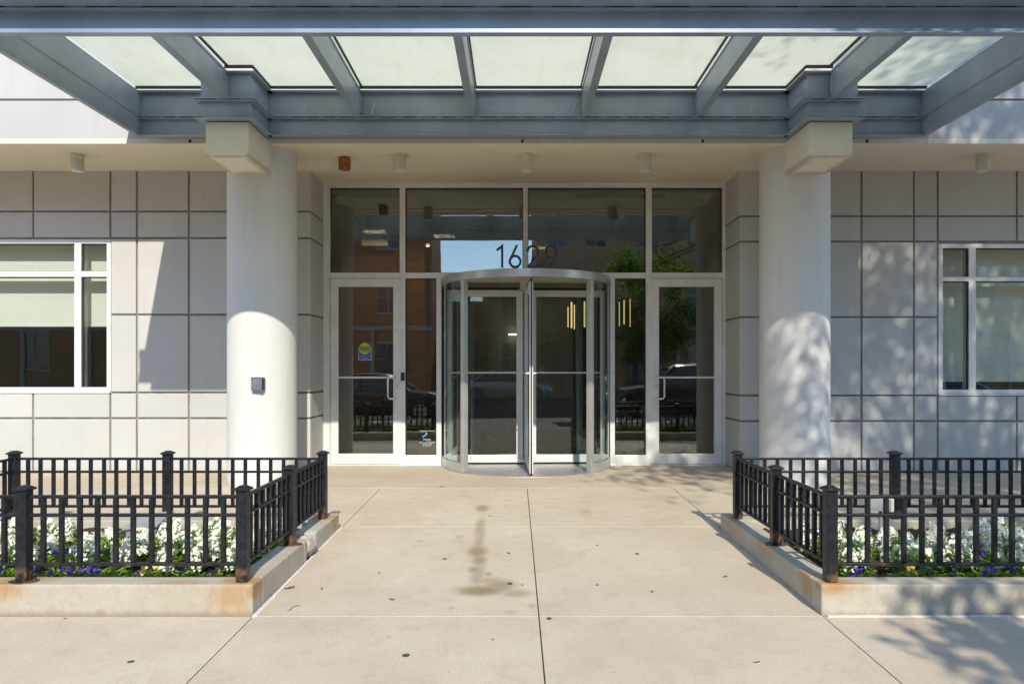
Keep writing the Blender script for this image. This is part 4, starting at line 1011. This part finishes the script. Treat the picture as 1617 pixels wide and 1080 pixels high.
def car(name, loc, L, H, paint, label, kind, face=1):
    root = empty(name, loc, label, 'car', 'parked cars mirrored in the glass'); x0 = loc[0]; yc = loc[1]; z0 = loc[2]; W = .90
    if kind == 'suv': low = [(0, .50, .62), (.03, .30, .95), (.20, .24, 1.05), (.28, .24, 1.10), (.95, .26, 1.12), (1.0, .4, .95)]; cab = [(.24, 1.08), (.36, H - .05), (.55, H), (.88, H - .04), (.98, 1.1)]
    else: low = [(0, .42, .55), (.03, .28, .74), (.15, .22, .86), (.28, .20, .92), (.80, .22, .95), (.96, .24, .92), (1.0, .38, .75)]; cab = [(.26, .90), (.41, H - .04), (.55, H), (.70, H - .05), (.86, .94)]
    def X(u): return x0 + (u - .5) * L * face
    m = MB(); rings = []
    n = 28
    def interp(tab, u, k):
        for a, b in zip(tab, tab[1:]):
            if a[0] <= u <= b[0]: s = (u - a[0]) / (b[0] - a[0] + 1e-9); s = s*s*(3-2*s); return a[k]*(1-s) + b[k]*s
        return tab[-1][k]
    for i in range(n + 1):
        u = i / n; zl, zh = interp(low, u, 1), interp(low, u, 2); ww = W * (1 - .16*abs(2*u - 1)**5)
        sec = [(-ww*.9, zl), (-ww, zl + (zh-zl)*.25), (-ww, zl + (zh-zl)*.7), (-ww*.93, zh), (-ww*.5, zh + .03), (ww*.5, zh + .03), (ww*.93, zh), (ww, zl + (zh-zl)*.7), (ww, zl + (zh-zl)*.25), (ww*.9, zl)]
        rings.append([m.bm.verts.new((X(u), yc + a, z0 + b)) for a, b in sec])
    for A, B in zip(rings, rings[1:]):
        for k in range(len(A)):
            f = m.bm.faces.new((A[k], A[(k+1) % len(A)], B[(k+1) % len(A)], B[k])); f.smooth = True
    m.bm.faces.new(rings[0]); m.bm.faces.new(rings[-1][::-1])
    # roof with pillars
    rf = []
    for i in range(13):
        u = cab[1][0] - .03 + (cab[3][0] - cab[1][0] + .05) * i / 12; zh = interp(cab, u, 1)
        rf.append([m.bm.verts.new((X(u), yc + a, z0 + zh + b)) for a, b in ((-.62, -.05), (-.5, 0), (0, .03), (.5, 0), (.62, -.05), (.5, -.05), (-.5, -.05))])
    for A, B in zip(rf, rf[1:]):
        for k in range(7):
            f = m.bm.faces.new((A[k], A[(k+1) % 7], B[(k+1) % 7], B[k])); f.smooth = True
    m.bm.faces.new(rf[0]); m.bm.faces.new(rf[-1][::-1])
    for s in (-1, 1):
        for (ua, ub) in ((cab[0][0], cab[1][0]), (.57, .575), (cab[-1][0], cab[3][0])):
            m.tube([(X(ua), yc + s*.80, z0 + interp(low, ua, 2)), (X(ub), yc + s*.60, z0 + interp(cab, ub, 1) - .03)], .035, 6)
    m.build('body', M[paint], root)
    g2 = MB(); gr = []
    for i in range(15):
        u = cab[0][0] + (cab[-1][0] - cab[0][0]) * i / 14; zb = interp(low, u, 2) - .02; zt = max(interp(cab, u, 1) - .035, zb + .01); k = (zt - zb) / .5
        gr.append([g2.bm.verts.new((X(u), yc + a, z0 + b)) for a, b in ((-.80, zb), (-.80 + .2*min(k, 1), zt), (.80 - .2*min(k, 1), zt), (.80, zb))])
    for A, B in zip(gr, gr[1:]):
        for k in range(4): g2.bm.faces.new((A[k], A[(k+1) % 4], B[(k+1) % 4], B[k]))
    g2.build('windows', M['pane_dark'], root)
    for u in (.19, .81):
        for s in (-1, 1):
            y = yc + s * (W - .10); c = (X(u), y, z0 + .34)
            w_ = MB().tube([(c[0], y - .12, c[2]), (c[0], y - .11, c[2]), (c[0], y + .11, c[2]), (c[0], y + .12, c[2])], [.30, .34, .34, .30], 28).build('wheel', M['tyre'], root)
            MB().tube([(c[0], y + s*.10, c[2]), (c[0], y + s*.128, c[2])], [.22, .20], 20).build('rim', M['rim'], w_)
    for s in (-1, 1):
        MB().tube([(X(.985), yc + s*.72, z0 + .78), (X(.93), yc + s*.86, z0 + .80)], .07, 8).build('tail_light', M['red_lens'], root)
        MB().tube([(X(.02), yc + s*.68, z0 + .62), (X(.06), yc + s*.80, z0 + .70)], .06, 8).build('headlight', M['white'], root)
car('parked_car', (5.4, -2.95, -.335), 4.9, 1.72, 'car_black', 'black tall car at the kerb mirrored in the right door glass', 'suv', 1)
car('parked_car', (-4.2, -2.95, -.335), 4.7, 1.45, 'car_black', 'black low car at the kerb mirrored in the left sidelight', 'sedan', -1)
car('parked_car', (-10.2, -2.95, -.335), 4.7, 1.45, 'car_black', 'black low car mirrored in the window with the half lowered blind', 'sedan', 1)
car('parked_car', (11.6, -2.95, -.335), 4.7, 1.45, 'car_silver', 'silver car at the kerb mirrored in the right window', 'sedan', 1)
car('parked_car', (1.6, -16.0, -.335), 4.6, 1.45, 'car_silver', 'silver blue sedan across the street mirrored in the revolving door', 'sedan', -1)

def brick_building(x0, x1, y1, h, mat, wins, label, ww=1.1, wh=1.7, parapet=True, dep=12):
    root = empty('brick_building', ((x0+x1)/2, y1, -.2), label, 'building', 'brick buildings across the street')
    MB().box(x0, x1, y1 - dep, y1, -.3, h).build('wall', M[mat], root)
    if parapet: MB().box(x0 - .08, x1 + .08, y1 - dep - .1, y1 + .08, h, h + .35).build('cornice', M['stone'], root)
    MB().box(x0 - .04, x1 + .04, y1 + .002, y1 + .09, 3.35, 3.62).build('belt_course', M['stone'], root)
    n_ = int((x1 - x0) // 3.3)
    for k in range(n_):
        xa = x0 + (k + .5) * (x1 - x0) / n_
        if h > 6:
            d = MB(); d.box(xa - 1.5, xa - 1.25, y1 + .003, y1 + .14, -.19, 3.34); d.build('pilaster', M['stone'], root)
            d = MB(); d.box(xa - .55, xa + .55, y1 + .061, y1 + .10, -.19, 2.3)
            if k % 3 == 1: d.build('door', M['pane_dark'], root)
            else: d.bm.free()
    for (x, z) in wins:
        f = MB(); f.box(x - ww/2 - .08, x + ww/2 + .08, y1 + .002, y1 + .06, z - .12, z); f.box(x - ww/2 - .05, x + ww/2 + .05, y1 + .002, y1 + .04, z + wh, z + wh + .18)
        f.box(x - .03, x + .03, y1 + .021, y1 + .05, z, z + wh); f.box(x - ww/2, x + ww/2, y1 + .021, y1 + .045, z + wh*.5 - .03, z + wh*.5 + .03)
        w_ = f.build('window', M['stone'], root); MB().box(x - ww/2, x + ww/2, y1 + .002, y1 + .02, z, z + wh).build('pane', M['pane_dark'], w_)
ws = [(x, z) for x in (-7.2, -9.8, -12.4, -15, -18, -21) for z in (.9, 4.4, 8.0)]
brick_building(-24, -4.75, -21.6, 11.5, 'brick', ws, 'orange brown brick building mirrored in the left door glass', dep=5)
ws = [(x, z) for x in (2.4, 4.6, 7.6, 10.4, 13.4, 16.4) for z in (1.0, 4.5, 8.1)]
brick_building(1.25, 20, -21.6, 12.6, 'brick_tan', ws, 'tan brown brick building mirrored above the house number')
ws = [(x, z) for x in (-27, -31, -35, -39, -43, -47, -51, -55) for z in (1.2, 5.0, 8.8, 12.4)]
brick_building(-58, -24.6, -22.4, 16, 'brick', ws, 'tall brown brick building mirrored in the left window', 1.6, 2.0)
ws = [(x, z) for x in (22.5, 26, 30, 34, 38, 42, 46, 50) for z in (1.2, 5.0, 8.8, 12.4)]
brick_building(20.6, 54, -22.0, 16, 'brick_tan', ws, 'tall tan brick building mirrored in the right window', 1.6, 2.0)
brick_building(-9, 7, -27.5, 5.2, 'brick', [(x, 1.2) for x in (-3.5, -1.0, 1.0)], 'low brick garage in the gap mirrored behind the revolving door', 1.4, 1.8)
